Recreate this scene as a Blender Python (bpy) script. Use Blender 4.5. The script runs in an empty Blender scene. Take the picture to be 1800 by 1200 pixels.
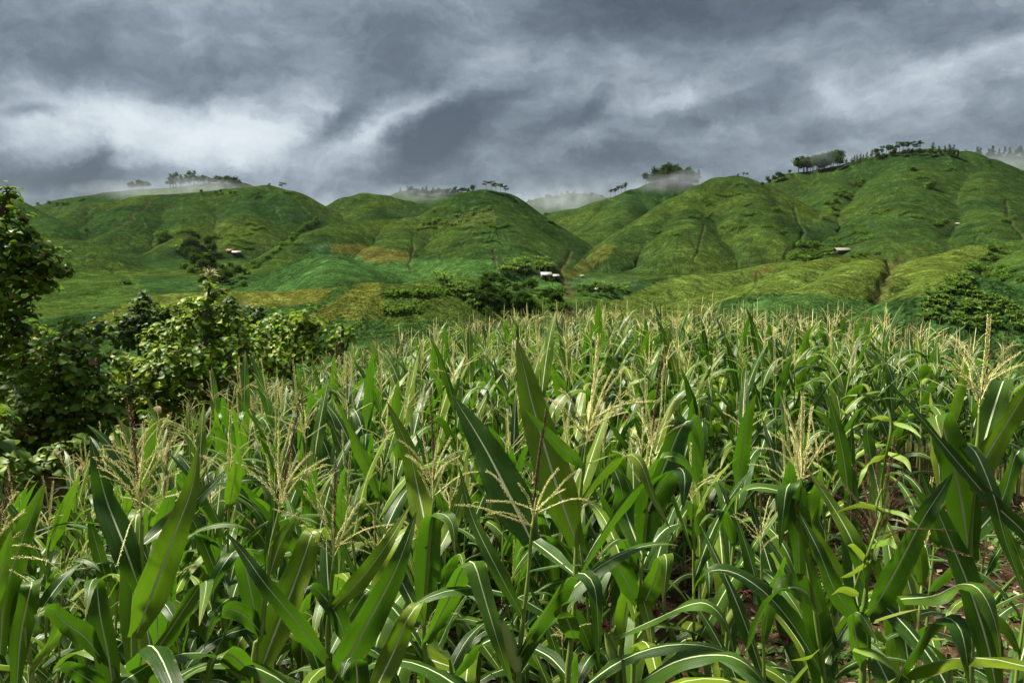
import bpy, math, random
import numpy as np
from mathutils import Vector, Matrix
scene = bpy.context.scene
COL = scene.collection
rad = math.radians
# ------------------------------------------------------------------ camera
EZ = 2.65
PITCH = math.atan(100 / 1200)
cam_d = bpy.data.cameras.new('camera'); cam_d.lens = 24; cam_d.sensor_width = 36
cam_d.clip_start = 0.05; cam_d.clip_end = 20000
cam = bpy.data.objects.new('camera', cam_d); COL.objects.link(cam)
cam.location = (0, 0, EZ); cam.rotation_euler = (math.pi / 2 - PITCH, 0, 0)
scene.camera = cam
# ------------------------------------------------------------------ view and render settings
scene.view_settings.view_transform = 'Standard'; scene.view_settings.look = 'None'
scene.view_settings.gamma = 1; scene.view_settings.exposure = 1.38
cy = scene.cycles
cy.use_denoising = True
try: cy.denoiser = 'OPENIMAGEDENOISE'
except Exception: pass
cy.max_bounces = 7; cy.diffuse_bounces = 3; cy.glossy_bounces = 2; cy.transmission_bounces = 4
cy.transparent_max_bounces = 6; cy.volume_bounces = 1
cy.sample_clamp_indirect = 4.0
cy.use_adaptive_sampling = True; cy.adaptive_threshold = 0.02
HAZE = 0.000015
# ------------------------------------------------------------------ sun
SUN_EL, SUN_AZ = 55, -70       # azimuth measured from the view direction, negative to the left
sun_d = bpy.data.lights.new('sun', 'SUN'); sun_d.energy = 5.0; sun_d.angle = rad(9); sun_d.color = (1.0, 0.94, 0.80)
sun = bpy.data.objects.new('sun', sun_d); COL.objects.link(sun)
sdir = Vector((math.sin(rad(SUN_AZ)) * math.cos(rad(SUN_EL)), math.cos(rad(SUN_AZ)) * math.cos(rad(SUN_EL)), math.sin(rad(SUN_EL))))
sun.rotation_euler = sdir.to_track_quat('Z', 'Y').to_euler(); sun.location = (0, 0, 200)
# ------------------------------------------------------------------ sky
W = bpy.data.worlds.new('World'); scene.world = W; W.use_nodes = True
nt = W.node_tree; N = nt.nodes; L = nt.links; N.clear()
def nd(t, **kw):
    n = N.new(t)
    for k, v in kw.items(): setattr(n, k, v)
    return n
def mth(op, a, b=None, c=None, clamp=False):
    n = N.new('ShaderNodeMath'); n.operation = op; n.use_clamp = clamp
    for i, v in enumerate((a, b, c)):
        if v is None: continue
        if isinstance(v, (int, float)): n.inputs[i].default_value = v
        else: L.new(v, n.inputs[i])
    return n.outputs[0]
wout = nd('ShaderNodeOutputWorld')
sky = nd('ShaderNodeTexSky'); sky.sky_type = 'NISHITA'; sky.sun_disc = False
sky.sun_elevation = rad(SUN_EL); sky.sun_rotation = rad(SUN_AZ)
tc = nd('ShaderNodeTexCoord')
sep = nd('ShaderNodeSeparateXYZ'); L.new(tc.outputs['Generated'], sep.inputs[0])
X_, Y_, Z_ = sep.outputs
ya = mth('MAXIMUM', mth('ABSOLUTE', Y_), 0.12)
u_ = mth('DIVIDE', X_, ya); v_ = mth('DIVIDE', Z_, ya)
# cloud sheet seen in perspective: direction over height above the horizon
zz = mth('ADD', mth('MAXIMUM', Z_, 0.0), 0.16)
cx_ = mth('DIVIDE', X_, zz); cy_ = mth('DIVIDE', Y_, zz)
comb = nd('ShaderNodeCombineXYZ'); L.new(cx_, comb.inputs[0]); L.new(cy_, comb.inputs[1])
def noise(vec, scale, detail, rough, dist=0.0, lac=2.0):
    n = nd('ShaderNodeTexNoise'); n.inputs['Scale'].default_value = scale; n.inputs['Detail'].default_value = detail
    n.inputs['Roughness'].default_value = rough; n.inputs['Distortion'].default_value = dist; n.inputs['Lacunarity'].default_value = lac
    L.new(vec, n.inputs['Vector']); return n
mp0 = nd('ShaderNodeMapping'); mp0.inputs['Rotation'].default_value = (0, 0, rad(28)); mp0.inputs['Scale'].default_value = (1.0, .8, 1)
mp0.inputs['Location'].default_value = (3.7, 1.2, 0)
L.new(comb.outputs[0], mp0.inputs[0])
n_big = noise(mp0.outputs[0], 0.75, 10, 0.60, 0.35)
n_warp = noise(tc.outputs['Generated'], 7.0, 8, 0.62)
uv = nd('ShaderNodeCombineXYZ'); L.new(u_, uv.inputs[0]); L.new(v_, uv.inputs[1])
wv = nd('ShaderNodeVectorMath', operation='MULTIPLY_ADD'); L.new(n_warp.outputs['Color'], wv.inputs[0])
wv.inputs[1].default_value = (0.16, 0.10, 0)
sub = nd('ShaderNodeVectorMath', operation='SUBTRACT'); L.new(uv.outputs[0], sub.inputs[0]); sub.inputs[1].default_value = (0.08, 0.05, 0)
L.new(sub.outputs[0], wv.inputs[2])
mpf = nd('ShaderNodeMapping'); mpf.inputs['Rotation'].default_value = (0, 0, rad(-24)); mpf.inputs['Scale'].default_value = (4.5, 10.5, 1)
L.new(wv.outputs[0], mpf.inputs[0])
n_fine = noise(mpf.outputs[0], 1.0, 10, 0.62, 0.25)
mpg = nd('ShaderNodeMapping'); mpg.inputs['Rotation'].default_value = (0, 0, rad(-30)); mpg.inputs['Scale'].default_value = (14, 22, 1); L.new(wv.outputs[0], mpg.inputs[0])
n_bil = noise(mpg.outputs[0], 1.0, 8, 0.62, 0.1)
def sky_uv(px, py):
    x, y = (px - 900) / 1200, (600 - py) / 1200
    c, s = math.cos(PITCH), math.sin(PITCH)
    fy = c + y * s; fz = -s + y * c
    return x / fy, fz / fy
# bright breaks (+) and dark cloud bodies (-): px, py, half-width, half-height (px of the photograph), tilt, strength
BL = [(230, 215, 330, 60, -6, .46), (400, 235, 150, 55, 0, .22), (60, 240, 180, 36, 0, .20), (560, 185, 90, 40, -25, .12), (650, 232, 45, 26, 20, .22), (760, 185, 130, 16, 20, .22),
      (1180, 185, 45, 22, 0, .30), (1000, 262, 120, 26, 12, .20), (1250, 255, 80, 26, 5, .20), (1460, 160, 50, 25, 10, .24), (1120, 150, 170, 50, 15, .16),
      (1700, 115, 120, 22, 20, .22), (1600, 190, 160, 40, 10, .16), (560, 362, 50, 22, 0, .32), (915, 345, 45, 18, 0, .22), (560, 110, 80, 40, 0, .10), (840, 110, 60, 30, 30, .14),
      (590, 215, 75, 24, 32, -0.464), (720, 262, 55, 30, 30, -0.268), (790, 235, 115, 36, 28, -0.464), (985, 205, 55, 30, 10, -0.293), (1050, 195, 55, 24, 40, -0.268), (165, 280, 34, 20, 35, -0.366),
      (90, 305, 150, 22, 0, -0.268), (300, 300, 220, 16, 0, -0.122), (40, 198, 60, 12, 0, -0.342), (1270, 205, 130, 20, 18, -0.195), (1420, 235, 170, 24, 8, -0.195), (1040, 285, 90, 16, 0, -0.146),
      (1150, 30, 400, 85, 5, -0.244), (330, 120, 330, 45, -4, -0.159), (1720, 60, 160, 40, 15, -0.073), (700, 60, 160, 60, 0, -0.098), (1770, 220, 60, 30, 10, -0.146), (750, 320, 260, 30, 0, -0.122)]
acc = None
for (px, py, a, b, th, s) in BL:
    c = sky_uv(px, py)
    m = nd('ShaderNodeMapping', vector_type='TEXTURE')
    m.inputs['Location'].default_value = (c[0], c[1], 0); m.inputs['Rotation'].default_value = (0, 0, rad(th)); m.inputs['Scale'].default_value = (a / 1200, b / 1200, 1)
    L.new(wv.outputs[0], m.inputs[0])
    d = nd('ShaderNodeVectorMath', operation='DOT_PRODUCT'); L.new(m.outputs[0], d.inputs[0]); L.new(m.outputs[0], d.inputs[1])
    g = mth('MULTIPLY', mth('EXPONENT', mth('MULTIPLY', d.outputs['Value'], -1.0)), s)
    acc = g if acc is None else mth('ADD', acc, g)
front = mth('MULTIPLY', mth('ADD', Y_, 0.1), 4.0, clamp=True)      # the traced cloud shapes belong to the sky ahead
acc = mth('MULTIPLY', acc, front)
val = mth('ADD', mth('MULTIPLY', mth('SUBTRACT', n_big.outputs[0], 0.5), 1.05), 0.39)
val = mth('ADD', val, mth('MULTIPLY', mth('SUBTRACT', n_fine.outputs[0], 0.5), 0.74))
val = mth('ADD', val, mth('MULTIPLY', mth('SUBTRACT', n_bil.outputs[0], 0.5), 0.46))
val = mth('ADD', val, acc)
# thinner, brighter overcast overhead
rear = mth('MULTIPLY', mth('SUBTRACT', Z_, 0.52), 1.0, clamp=True)
val = mth('ADD', val, rear)
rmp = nd('ShaderNodeValToRGB'); L.new(val, rmp.inputs[0])
e = rmp.color_ramp.elements
e[0].position = 0.0; e[0].color = (.052, .064, .078, 1)
e[1].position = 1.0; e[1].color = (.50, .54, .56, 1)
for p, c in ((.22, (.086, .106, .126, 1)), (.42, (.158, .190, .220, 1)), (.62, (.275, .315, .350, 1)), (.82, (.42, .462, .488, 1))):
    x = e.new(p); x.color = c
skm = nd('ShaderNodeMixRGB'); skm.inputs[0].default_value = 0.10
skb = nd('ShaderNodeVectorMath', operation='SCALE'); L.new(sky.outputs[0], skb.inputs[0]); skb.inputs['Scale'].default_value = 0.08
L.new(rmp.outputs[0], skm.inputs[1]); L.new(skb.outputs[0], skm.inputs[2])
boost = 1.0
fin = nd('ShaderNodeVectorMath', operation='SCALE'); L.new(skm.outputs[0], fin.inputs[0]); fin.inputs['Scale'].default_value = boost
bg = nd('ShaderNodeBackground'); bg.inputs['Strength'].default_value = 0.61
L.new(fin.outputs[0], bg.inputs[0]); L.new(bg.outputs[0], wout.inputs[0])
W.cycles.sampling_method = 'MANUAL'; W.cycles.sample_map_resolution = 512

# ------------------------------------------------------------------ helpers
CP, SP = math.cos(PITCH), math.sin(PITCH)
def ray(px, py):
    x, y = (px - 900) / 1200, (600 - py) / 1200
    return np.array([x, CP + y * SP, -SP + y * CP])
def P(px, py, Y):
    """point of the place that lies Y metres ahead along the view and is seen at px, py of the 1800x1200 photograph"""
    d = ray(px, py); d = d * (Y / d[1]); return np.array([d[0], d[1], d[2] + EZ])
def proj(p):
    x, y, z = p[..., 0], p[..., 1], p[..., 2] - EZ
    f = y * CP - z * SP; u = y * SP + z * CP
    return 900 + 1200 * x / f, 600 - 1200 * u / f
def tag(o, label=None, cat=None, group=None, kind=None):
    if label: o['label'] = label
    if cat: o['category'] = cat
    if group: o['group'] = group
    if kind: o['kind'] = kind
    return o
def empty(name, loc, rz=0.0, scale=1.0, **kw):
    o = bpy.data.objects.new(name, None); COL.objects.link(o); o.location = loc; o.rotation_euler = (0, 0, rz); o.scale = (scale,) * 3
    o.empty_display_size = .1
    return tag(o, **kw)
class MB:
    """collects vertices and faces (with uv per vertex) and builds ONE mesh"""
    def __init__(s): s.v = []; s.f = []; s.uv = []; s.m = []; s.n = 0
    def add(s, v, f, uv=None, mi=0):
        v = np.asarray(v, float).reshape(-1, 3); f = np.asarray(f, int)
        s.v.append(v); s.f.append((f + s.n, mi)); s.uv.append(np.zeros((len(v), 2)) if uv is None else np.asarray(uv, float)); s.n += len(v)
    def grid(s, V, uv=None, mi=0):
        a, b = V.shape[:2]; i = np.arange(a * b).reshape(a, b)
        f = np.stack([i[:-1, :-1], i[:-1, 1:], i[1:, 1:], i[1:, :-1]], -1).reshape(-1, 4)
        s.add(V.reshape(-1, 3), f, None if uv is None else uv.reshape(-1, 2), mi)
    def tube(s, pts, r, n=6, mi=0, cap=True, uvv=None):
        pts = np.asarray(pts, float); r = np.broadcast_to(np.asarray(r, float), (len(pts),))
        T = np.gradient(pts, axis=0); T /= np.linalg.norm(T, axis=1)[:, None] + 1e-9
        A = np.where(np.abs(T[:, 2:3]) < .9, np.array([[0, 0, 1.]]), np.array([[1., 0, 0]]))
        if np.abs(T[:, 2]).mean() > .5: A = np.tile([[1., 0, 0]], (len(T), 1))
        U = np.cross(T, A); U /= np.linalg.norm(U, axis=1)[:, None] + 1e-9; Wd = np.cross(T, U)
        th = np.linspace(0, 2 * np.pi, n + 1)
        V = pts[:, None] + r[:, None, None] * (np.cos(th)[None, :, None] * U[:, None] + np.sin(th)[None, :, None] * Wd[:, None])
        t = np.linspace(0, 1, len(pts))
        UV = np.stack([np.broadcast_to(th / 6.283, V.shape[:2]), np.broadcast_to(t[:, None], V.shape[:2])], -1)
        s.grid(V, UV, mi)
    def box(s, c, d, rz=0, mi=0):
        c = np.asarray(c, float); hx, hy, hz = np.asarray(d, float) / 2
        v = np.array([[x, y, z] for x in (-hx, hx) for y in (-hy, hy) for z in (-hz, hz)])
        R = np.array([[math.cos(rz), -math.sin(rz), 0], [math.sin(rz), math.cos(rz), 0], [0, 0, 1]])
        s.add(v @ R.T + c, [[0, 1, 3, 2], [4, 6, 7, 5], [0, 4, 5, 1], [2, 3, 7, 6], [0, 2, 6, 4], [1, 5, 7, 3]], None, mi)
    def mesh(s, name, mats, smooth=True):
        V = np.concatenate(s.v); UV = np.concatenate(s.uv)
        me = bpy.data.meshes.new(name)
        loops = []; starts = []; tot = []; mi = []; st = 0
        for f, m in s.f:
            if f.size == 0: continue
            k = f.shape[1]; loops.append(f.ravel()); n = len(f)
            starts.append(st + np.arange(n) * k); tot.append(np.full(n, k)); mi.append(np.full(n, m)); st += n * k
        loops = np.concatenate(loops); starts = np.concatenate(starts); tot = np.concatenate(tot); mi = np.concatenate(mi)
        me.vertices.add(len(V)); me.vertices.foreach_set('co', V.ravel().astype(np.float32))
        me.loops.add(len(loops)); me.loops.foreach_set('vertex_index', loops.astype(np.int32))
        me.polygons.add(len(starts)); me.polygons.foreach_set('loop_start', starts.astype(np.int32)); me.polygons.foreach_set('loop_total', tot.astype(np.int32))
        if smooth: me.polygons.foreach_set('use_smooth', np.ones(len(starts), bool))
        me.polygons.foreach_set('material_index', mi.astype(np.int32))
        l = me.uv_layers.new(name='UVMap'); l.data.foreach_set('uv', UV[loops].ravel().astype(np.float32))
        for m in (mats if isinstance(mats, (list, tuple)) else [mats]): me.materials.append(m)
        me.update(calc_edges=True); return me
    def build(s, name, mats, parent=None, smooth=True, **kw):
        o = bpy.data.objects.new(name, s.mesh(name, mats, smooth)); COL.objects.link(o); o.parent = parent
        return tag(o, **kw)
def copy_tree(o, parent=None):
    c = o.copy(); COL.objects.link(c); c.parent = parent
    for ch in KIDS.get(o.name, ()) or list(o.children):
        copy_tree(ch, c)
    return c
KIDS = {}
def hsh(ix, iy, s=0):
    h = (ix.astype(np.int64) * 374761393 + iy.astype(np.int64) * 668265263 + s * 1442695041) & 0x7fffffff
    h = ((h ^ (h >> 13)) * 1274126177) & 0x7fffffff
    return ((h ^ (h >> 16)) & 0xffff) / 65535.0
def vnoise(x, y, s=0):
    x = np.asarray(x, float); y = np.asarray(y, float)
    ix = np.floor(x); iy = np.floor(y); fx = x - ix; fy = y - iy; ix = ix.astype(np.int64); iy = iy.astype(np.int64)
    fx = fx * fx * fx * (fx * (fx * 6 - 15) + 10); fy = fy * fy * fy * (fy * (fy * 6 - 15) + 10)
    a, b, c, d = hsh(ix, iy, s), hsh(ix + 1, iy, s), hsh(ix, iy + 1, s), hsh(ix + 1, iy + 1, s)
    return (a + (b - a) * fx) * (1 - fy) + (c + (d - c) * fx) * fy - .5
def fbm(x, y, o=4, s=0, g=.5):
    r = 0; a = 1
    for i in range(o): r = r + a * vnoise(x * 2 ** i, y * 2 ** i, s + i); a *= g
    return r
def smooth(a, b, x):
    t = np.clip((x - a) / (b - a), 0, 1); return t * t * (3 - 2 * t)
# material helper
class Mat:
    def __init__(s, name):
        s.m = bpy.data.materials.new(name); s.m.use_nodes = True; s.t = s.m.node_tree; s.t.nodes.clear()
        s.out = s.n('ShaderNodeOutputMaterial')
    def n(s, t, **kw):
        n = s.t.nodes.new(t)
        for k, v in kw.items(): setattr(n, k, v)
        return n
    def l(s, a, b): s.t.links.new(a, b)
    def math(s, op, a, b=None, c=None, clamp=False):
        n = s.n('ShaderNodeMath'); n.operation = op; n.use_clamp = clamp
        for i, v in enumerate((a, b, c)):
            if v is None: continue
            if isinstance(v, (int, float)): n.inputs[i].default_value = v
            else: s.l(v, n.inputs[i])
        return n.outputs[0]
    def mix(s, f, a, b, mode='MIX'):
        n = s.n('ShaderNodeMixRGB'); n.blend_type = mode
        for i, v in enumerate((f, a, b)):
            if isinstance(v, (int, float)): n.inputs[i].default_value = v
            elif isinstance(v, tuple): n.inputs[i].default_value = (*v, 1) if len(v) == 3 else v
            else: s.l(v, n.inputs[i])
        return n.outputs[0]
    def noise(s, vec, scale, detail=3, rough=.55, dist=0):
        n = s.n('ShaderNodeTexNoise'); n.inputs['Scale'].default_value = scale; n.inputs['Detail'].default_value = detail
        n.inputs['Roughness'].default_value = rough; n.inputs['Distortion'].default_value = dist
        if vec is not None: s.l(vec, n.inputs['Vector'])
        return n.outputs['Fac']
    def ramp(s, f, stops):
        n = s.n('ShaderNodeValToRGB'); s.l(f, n.inputs[0]); e = n.color_ramp.elements
        e[0].position, e[0].color = stops[0][0], (*stops[0][1], 1); e[1].position, e[1].color = stops[-1][0], (*stops[-1][1], 1)
        for p, c in stops[1:-1]: x = e.new(p); x.color = (*c, 1)
        return n.outputs[0]
    def mapr(s, v, a, b, c, d):
        n = s.n('ShaderNodeMapRange')
        s.l(v, n.inputs[0]); n.inputs[1].default_value = a; n.inputs[2].default_value = b; n.inputs[3].default_value = c; n.inputs[4].default_value = d
        return n.outputs[0]
    def bsdf(s, color, rough=.8, spec=.5, bump=None, bstr=.3, bdist=.01, trans=None, transf=0, metal=0, coat=0):
        b = s.n('ShaderNodeBsdfPrincipled')
        for inp, v in (('Base Color', color), ('Roughness', rough), ('Specular IOR Level', spec), ('Metallic', metal), ('Coat Weight', coat)):
            if isinstance(v, tuple): b.inputs[inp].default_value = (*v, 1)
            elif isinstance(v, (int, float)): b.inputs[inp].default_value = v
            else: s.l(v, b.inputs[inp])
        nrm = None
        if bump is not None:
            bp = s.n('ShaderNodeBump'); bp.inputs['Strength'].default_value = bstr; bp.inputs['Distance'].default_value = bdist; s.l(bump, bp.inputs['Height'])
            s.l(bp.outputs[0], b.inputs['Normal']); nrm = bp.outputs[0]
        o = b.outputs[0]
        if trans is not None:
            t = s.n('ShaderNodeBsdfTranslucent')
            if isinstance(trans, tuple): t.inputs[0].default_value = (*trans, 1)
            else: s.l(trans, t.inputs[0])
            mx = s.n('ShaderNodeMixShader')
            if isinstance(transf, (int, float)): mx.inputs[0].default_value = transf
            else: s.l(transf, mx.inputs[0])
            s.l(o, mx.inputs[1]); s.l(t.outputs[0], mx.inputs[2]); o = mx.outputs[0]
        s.l(o, s.out.inputs[0]); return s.m
# ------------------------------------------------------------------ terrain: height field
# each spine: (points (px, py, metres ahead)), slope, roundness
SP_ = []
def spine(pts, k=.55, r=14, foot=0): SP_.append(([P(*p) for p in pts], k * (1.38 if pts[0][2] > 455 else 1.15 if pts[0][2] > 330 else 1.42), r * (.62 if pts[0][2] > 330 else .5), foot))
# far hills in the mist
spine([(905, 372, 1150), (925, 356, 1130), (960, 346, 1100), (1000, 340, 1100), (1040, 341, 1100), (1062, 352, 1120), (1080, 375, 1150)], .5, 30)
spine([(940, 388, 860), (985, 372, 850), (1020, 366, 830), (1060, 352, 820)], .45, 22)
spine([(40, 366, 900), (110, 352, 920), (190, 338, 900), (230, 333, 880), (300, 330, 850), (360, 322, 800), (420, 322, 760)], .45, 25)
spine([(-200, 330, 560), (-60, 335, 560), (0, 345, 540), (40, 352, 530), (75, 376, 500), (105, 396, 470)], .5, 16)
spine([(690, 350, 800), (722, 336, 790), (790, 338, 770), (835, 338, 740)], .45, 20)
spine([(1640, 280, 950), (1690, 276, 950), (1750, 272, 930), (1800, 276, 900), (1950, 290, 880)], .5, 30)
# big hill on the left
spine([(70, 436, 470), (92, 412, 500), (130, 383, 530), (200, 357, 560), (262, 342, 590), (330, 338, 600), (400, 332, 610), (470, 327, 610), (508, 336, 600), (530, 352, 610), (548, 373, 620)], .52, 34)
spine([(262, 342, 590), (235, 372, 520), (215, 410, 470)], .50, 30)
spine([(330, 338, 600), (345, 375, 530), (330, 420, 470)], .52, 30)
spine([(430, 330, 600), (440, 372, 540), (455, 410, 490)], .52, 26)
# nearer mound under it on the left
spine([(-80, 405, 380), (20, 412, 375), (90, 420, 370), (150, 424, 372), (190, 443, 360), (228, 480, 340), (262, 508, 322)], .5, 18)
spine([(90, 420, 370), (120, 465, 330), (160, 510, 285)], .46, 24)
spine([(-120, 425, 330), (0, 442, 325), (70, 458, 315), (110, 490, 290), (130, 520, 260)], .44, 26)
spine([(228, 480, 345), (300, 500, 330), (370, 505, 320)], .35, 20)
# second ridge, behind the central cone
spine([(552, 378, 660), (580, 362, 650), (612, 347, 640), (643, 340, 640), (672, 343, 640), (705, 352, 640), (770, 372, 620)], .55, 20)
spine([(643, 340, 640), (660, 385, 570)], .52, 22)
# central cone
spine([(600, 392, 470), (645, 384, 470), (700, 384, 470), (745, 378, 475), (790, 356, 482), (825, 337, 490), (852, 333, 490), (876, 338, 490), (905, 361, 488), (935, 387, 482), (968, 415, 470), (995, 440, 455)], .58, 20)
spine([(645, 384, 470), (600, 388, 440), (560, 405, 410), (505, 447, 360), (450, 488, 310), (405, 512, 280)], .5, 18)
spine([(852, 335, 490), (862, 380, 440), (880, 430, 390), (890, 455, 365)], .46, 30)
spine([(700, 386, 468), (690, 425, 410), (685, 455, 375)], .42, 26)
spine([(780, 440, 385), (830, 427, 388), (880, 432, 380), (925, 452, 362)], .5, 16)
spine([(770, 450, 375), (820, 436, 370), (835, 455, 350)], .45, 14)
# blue-green cone in front of it
spine([(430, 514, 275), (500, 484, 290), (560, 456, 300), (602, 448, 302), (650, 462, 304), (700, 482, 308), (740, 490, 312)], .5, 14)
spine([(602, 448, 302), (600, 480, 265), (590, 500, 248)], .42, 18)
# yellow ridge behind the trees on the left
spine([(40, 592, 150), (130, 562, 165), (205, 536, 185), (280, 519, 205), (330, 513, 215), (420, 513, 222), (520, 512, 225), (580, 507, 225)], .36, 14)
# low mound left of centre
spine([(555, 560, 150), (595, 528, 160), (640, 502, 170), (690, 493, 176), (745, 496, 178), (790, 517, 176), (830, 545, 172)], .46, 20)
spine([(780, 488, 205), (830, 487, 215), (870, 500, 212)], .34, 14)
# middle back ridge
spine([(960, 410, 700), (1010, 378, 700), (1070, 348, 705), (1110, 334, 705), (1150, 322, 705), (1185, 316, 705), (1225, 326, 700), (1250, 340, 690)], .52, 22)
spine([(1110, 334, 705), (1080, 380, 600), (1040, 420, 520)], .5, 20)
# big cone right of centre
spine([(975, 492, 385), (1005, 470, 400), (1050, 436, 425), (1100, 402, 455), (1150, 371, 485), (1200, 344, 510), (1240, 325, 522), (1272, 312, 528), (1300, 310, 528), (1330, 322, 525), (1362, 347, 515), (1392, 374, 500), (1408, 400, 480)], .62, 18)
spine([(1300, 310, 528), (1330, 360, 470), (1345, 405, 425)], .58, 30)
spine([(1200, 344, 510), (1190, 400, 440), (1180, 440, 400)], .52, 30)
# big hill on the right
spine([(1320, 345, 640), (1345, 330, 640), (1365, 322, 635), (1400, 305, 630), (1440, 300, 625), (1480, 292, 615), (1530, 277, 600), (1570, 269, 592), (1620, 264, 585), (1668, 268, 580), (1710, 281, 575), (1760, 300, 570), (1800, 316, 565), (1880, 350, 560), (2000, 390, 550)], .60, 34)
spine([(1600, 266, 588), (1570, 330, 500), (1560, 390, 430), (1570, 425, 390)], .52, 40)
spine([(1700, 280, 576), (1720, 350, 470), (1740, 400, 400)], .52, 36)
spine([(1480, 292, 615), (1460, 350, 530), (1440, 400, 460)], .55, 22)
# low spurs at the right
spine([(1000, 545, 200), (1060, 512, 235), (1130, 490, 262), (1200, 483, 270), (1290, 477, 280), (1350, 466, 290), (1400, 455, 300)], .34, 16)
spine([(1180, 545, 170), (1260, 515, 205), (1330, 497, 232), (1400, 476, 250)], .34, 14)
spine([(1240, 560, 150), (1310, 520, 180), (1370, 482, 215), (1420, 459, 245), (1480, 447, 262), (1530, 447, 268), (1552, 456, 270)], .42, 13)
spine([(1300, 560, 130), (1400, 512, 165), (1480, 475, 205), (1515, 456, 240)], .40, 14)
spine([(1590, 482, 232), (1640, 450, 248), (1690, 432, 258), (1760, 426, 262), (1850, 415, 270), (2000, 400, 280)], .42, 16)
spine([(1660, 445, 250), (1625, 480, 200), (1600, 515, 165)], .42, 16)
spine([(1800, 425, 265), (1830, 470, 200), (1840, 500, 160)], .40, 18)
# near right mound
spine([(1560, 560, 100), (1625, 512, 104), (1685, 486, 108), (1745, 506, 106), (1800, 536, 104), (1860, 560, 100)], .46, 9)
BY = [0, 18, 30, 60, 100, 170, 250, 300, 340, 400, 600, 1200, 2000, 4000, 9000]
BZ = [-3.2, -3.4, -4.6, -6.6, -9.5, -11.5, -7.5, -2.5, 1.8, 7.5, 26, 85, 140, 150, 150]
def smax(a, b, k):
    h = np.clip(k - np.abs(a - b), 0, None) / k
    return np.maximum(a, b) + h * h * k * .25
def field_ground(x, y):
    m = np.clip(-x + .2, 0, None)
    f = -np.where(m < 4.2, .07 * m ** 1.9, .07 * 4.2 ** 1.9 + .42 * (m - 4.2))
    mr = np.clip(x - 4.8, 0, None); f = f - .10 * np.where(mr < 6, mr ** 1.6, 6 ** 1.6 + 2.9 * (mr - 6))
    yy = np.clip(y - 13.5, 0, None); f = f - .06 * yy ** 1.5
    f = f - .012 * np.clip(y - 3, 0, None) + .24 * np.exp(-((x - 3.2) / 4.2) ** 2 - ((y - 11) / 4.0) ** 2)
    f = f - .08 * np.clip(4 - y, 0, 5) * 0
    return f
def height(x, y, want_u=False):
    x = np.asarray(x, float); y = np.asarray(y, float)
    r = np.hypot(x, y)
    far = smooth(40, 160, r)
    wx = x + far * (9 * fbm(x / 90, y / 90, 2, 11) + 2.5 * fbm(x / 24, y / 24, 2, 13))
    wy = y + far * (10 * fbm(x / 90 + 7, y / 90, 2, 12) + 3 * fbm(x / 24, y / 24 + 9, 2, 14))
    H = np.interp(np.where(y > 0, r, r * .6), BY, BZ) + EZ
    H = H - 2.2 * smooth(-10, -60, x) * smooth(25, 50, r) * (1 - smooth(160, 260, r)) + far * 2.0 * fbm(x / 60, y / 60, 3, 21)
    U = x * .7 + 0; best = H.copy(); DD = np.zeros_like(H) + 30
    off = 0
    for pts, k, rr, foot in SP_:
        pa = np.array(pts); reach = (pa[:, 2].max() + 16) / k + rr + 10
        sel = (wx > pa[:, 0].min() - reach) & (wx < pa[:, 0].max() + reach) & (wy > pa[:, 1].min() - reach) & (wy < pa[:, 1].max() + reach)
        if not sel.any(): off += 531.7; continue
        WX, WY, HH = wx, wy, H; wx, wy, H = wx[sel], wy[sel], H[sel]
        hs = np.full(H.shape, -1e9); us = np.zeros_like(H); ds = np.zeros_like(H); s0 = 0
        for a, b in zip(pts[:-1], pts[1:]):
            dx, dy = b[0] - a[0], b[1] - a[1]; l2 = dx * dx + dy * dy + 1e-9; ln = math.sqrt(l2)
            t = ((wx - a[0]) * dx + (wy - a[1]) * dy) / l2; tc_ = np.clip(t, 0, 1)
            d = np.hypot(wx - a[0] - tc_ * dx, wy - a[1] - tc_ * dy)
            h = a[2] + tc_ * (b[2] - a[2]) - k * (np.sqrt(d * d + rr * rr) - rr) - .0006 * d * d * 0
            if want_u:
                side = (wx - a[0]) * dy - (wy - a[1]) * dx
                ang = np.arctan2(wy - a[1] - tc_ * dy, wx - a[0] - tc_ * dx)
                m = h > hs
                us = np.where(m, np.where((t > 0) & (t < 1), s0 + tc_ * ln, s0 + tc_ * ln + ang * 26), us); ds = np.where(m, d, ds)
            hs = np.maximum(hs, h); s0 += ln
        if want_u:
            m = hs > best[sel]; U[sel] = np.where(m, us + off, U[sel]); DD[sel] = np.where(m, ds, DD[sel]); best[sel] = np.maximum(best[sel], hs)
        HH[sel] = smax(H, hs, 1.3); off += 531.7; wx, wy, H = WX, WY, HH
    H = H + far * (.8 * fbm(x / 34, y / 34, 3, 31) + .45 * fbm(x / 7, y / 7, 2, 37))
    near = field_ground(x, y)
    H = np.where(r < 300, smax(near + 0 * H, H, 1.5) * (r < 120) + H * (r >= 120), H) if False else H
    w = smooth(22, 55, r)
    Hn = smax(near, H - 60 * (1 - smooth(14, 26, r)), 1.5)
    H = Hn * (1 - w) + np.maximum(H, np.minimum(near, H)) * w
    if want_u: return H, U, DD
    return H
def H1(x, y): return float(height(np.array([x]), np.array([y]))[0])
_RS = np.concatenate([np.linspace(15, 100, 120), np.linspace(100, 1300, 2400)])
def hit(px, py, dmin=15, dmax=1300, crest=True):
    """where the line of sight through px, py first meets the ground; past a crest, the crest itself"""
    d = ray(px, py); d = d / d[1]
    s = _RS[(_RS >= dmin) & (_RS <= dmax)]
    g = height(d[0] * s, s); z = EZ + d[2] * s
    below = z <= g
    if below.any(): i = int(np.argmax(below))
    else: i = int(np.argmin((z - g) / s))
    return np.array([d[0] * s[i], s[i], g[i]])
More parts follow.
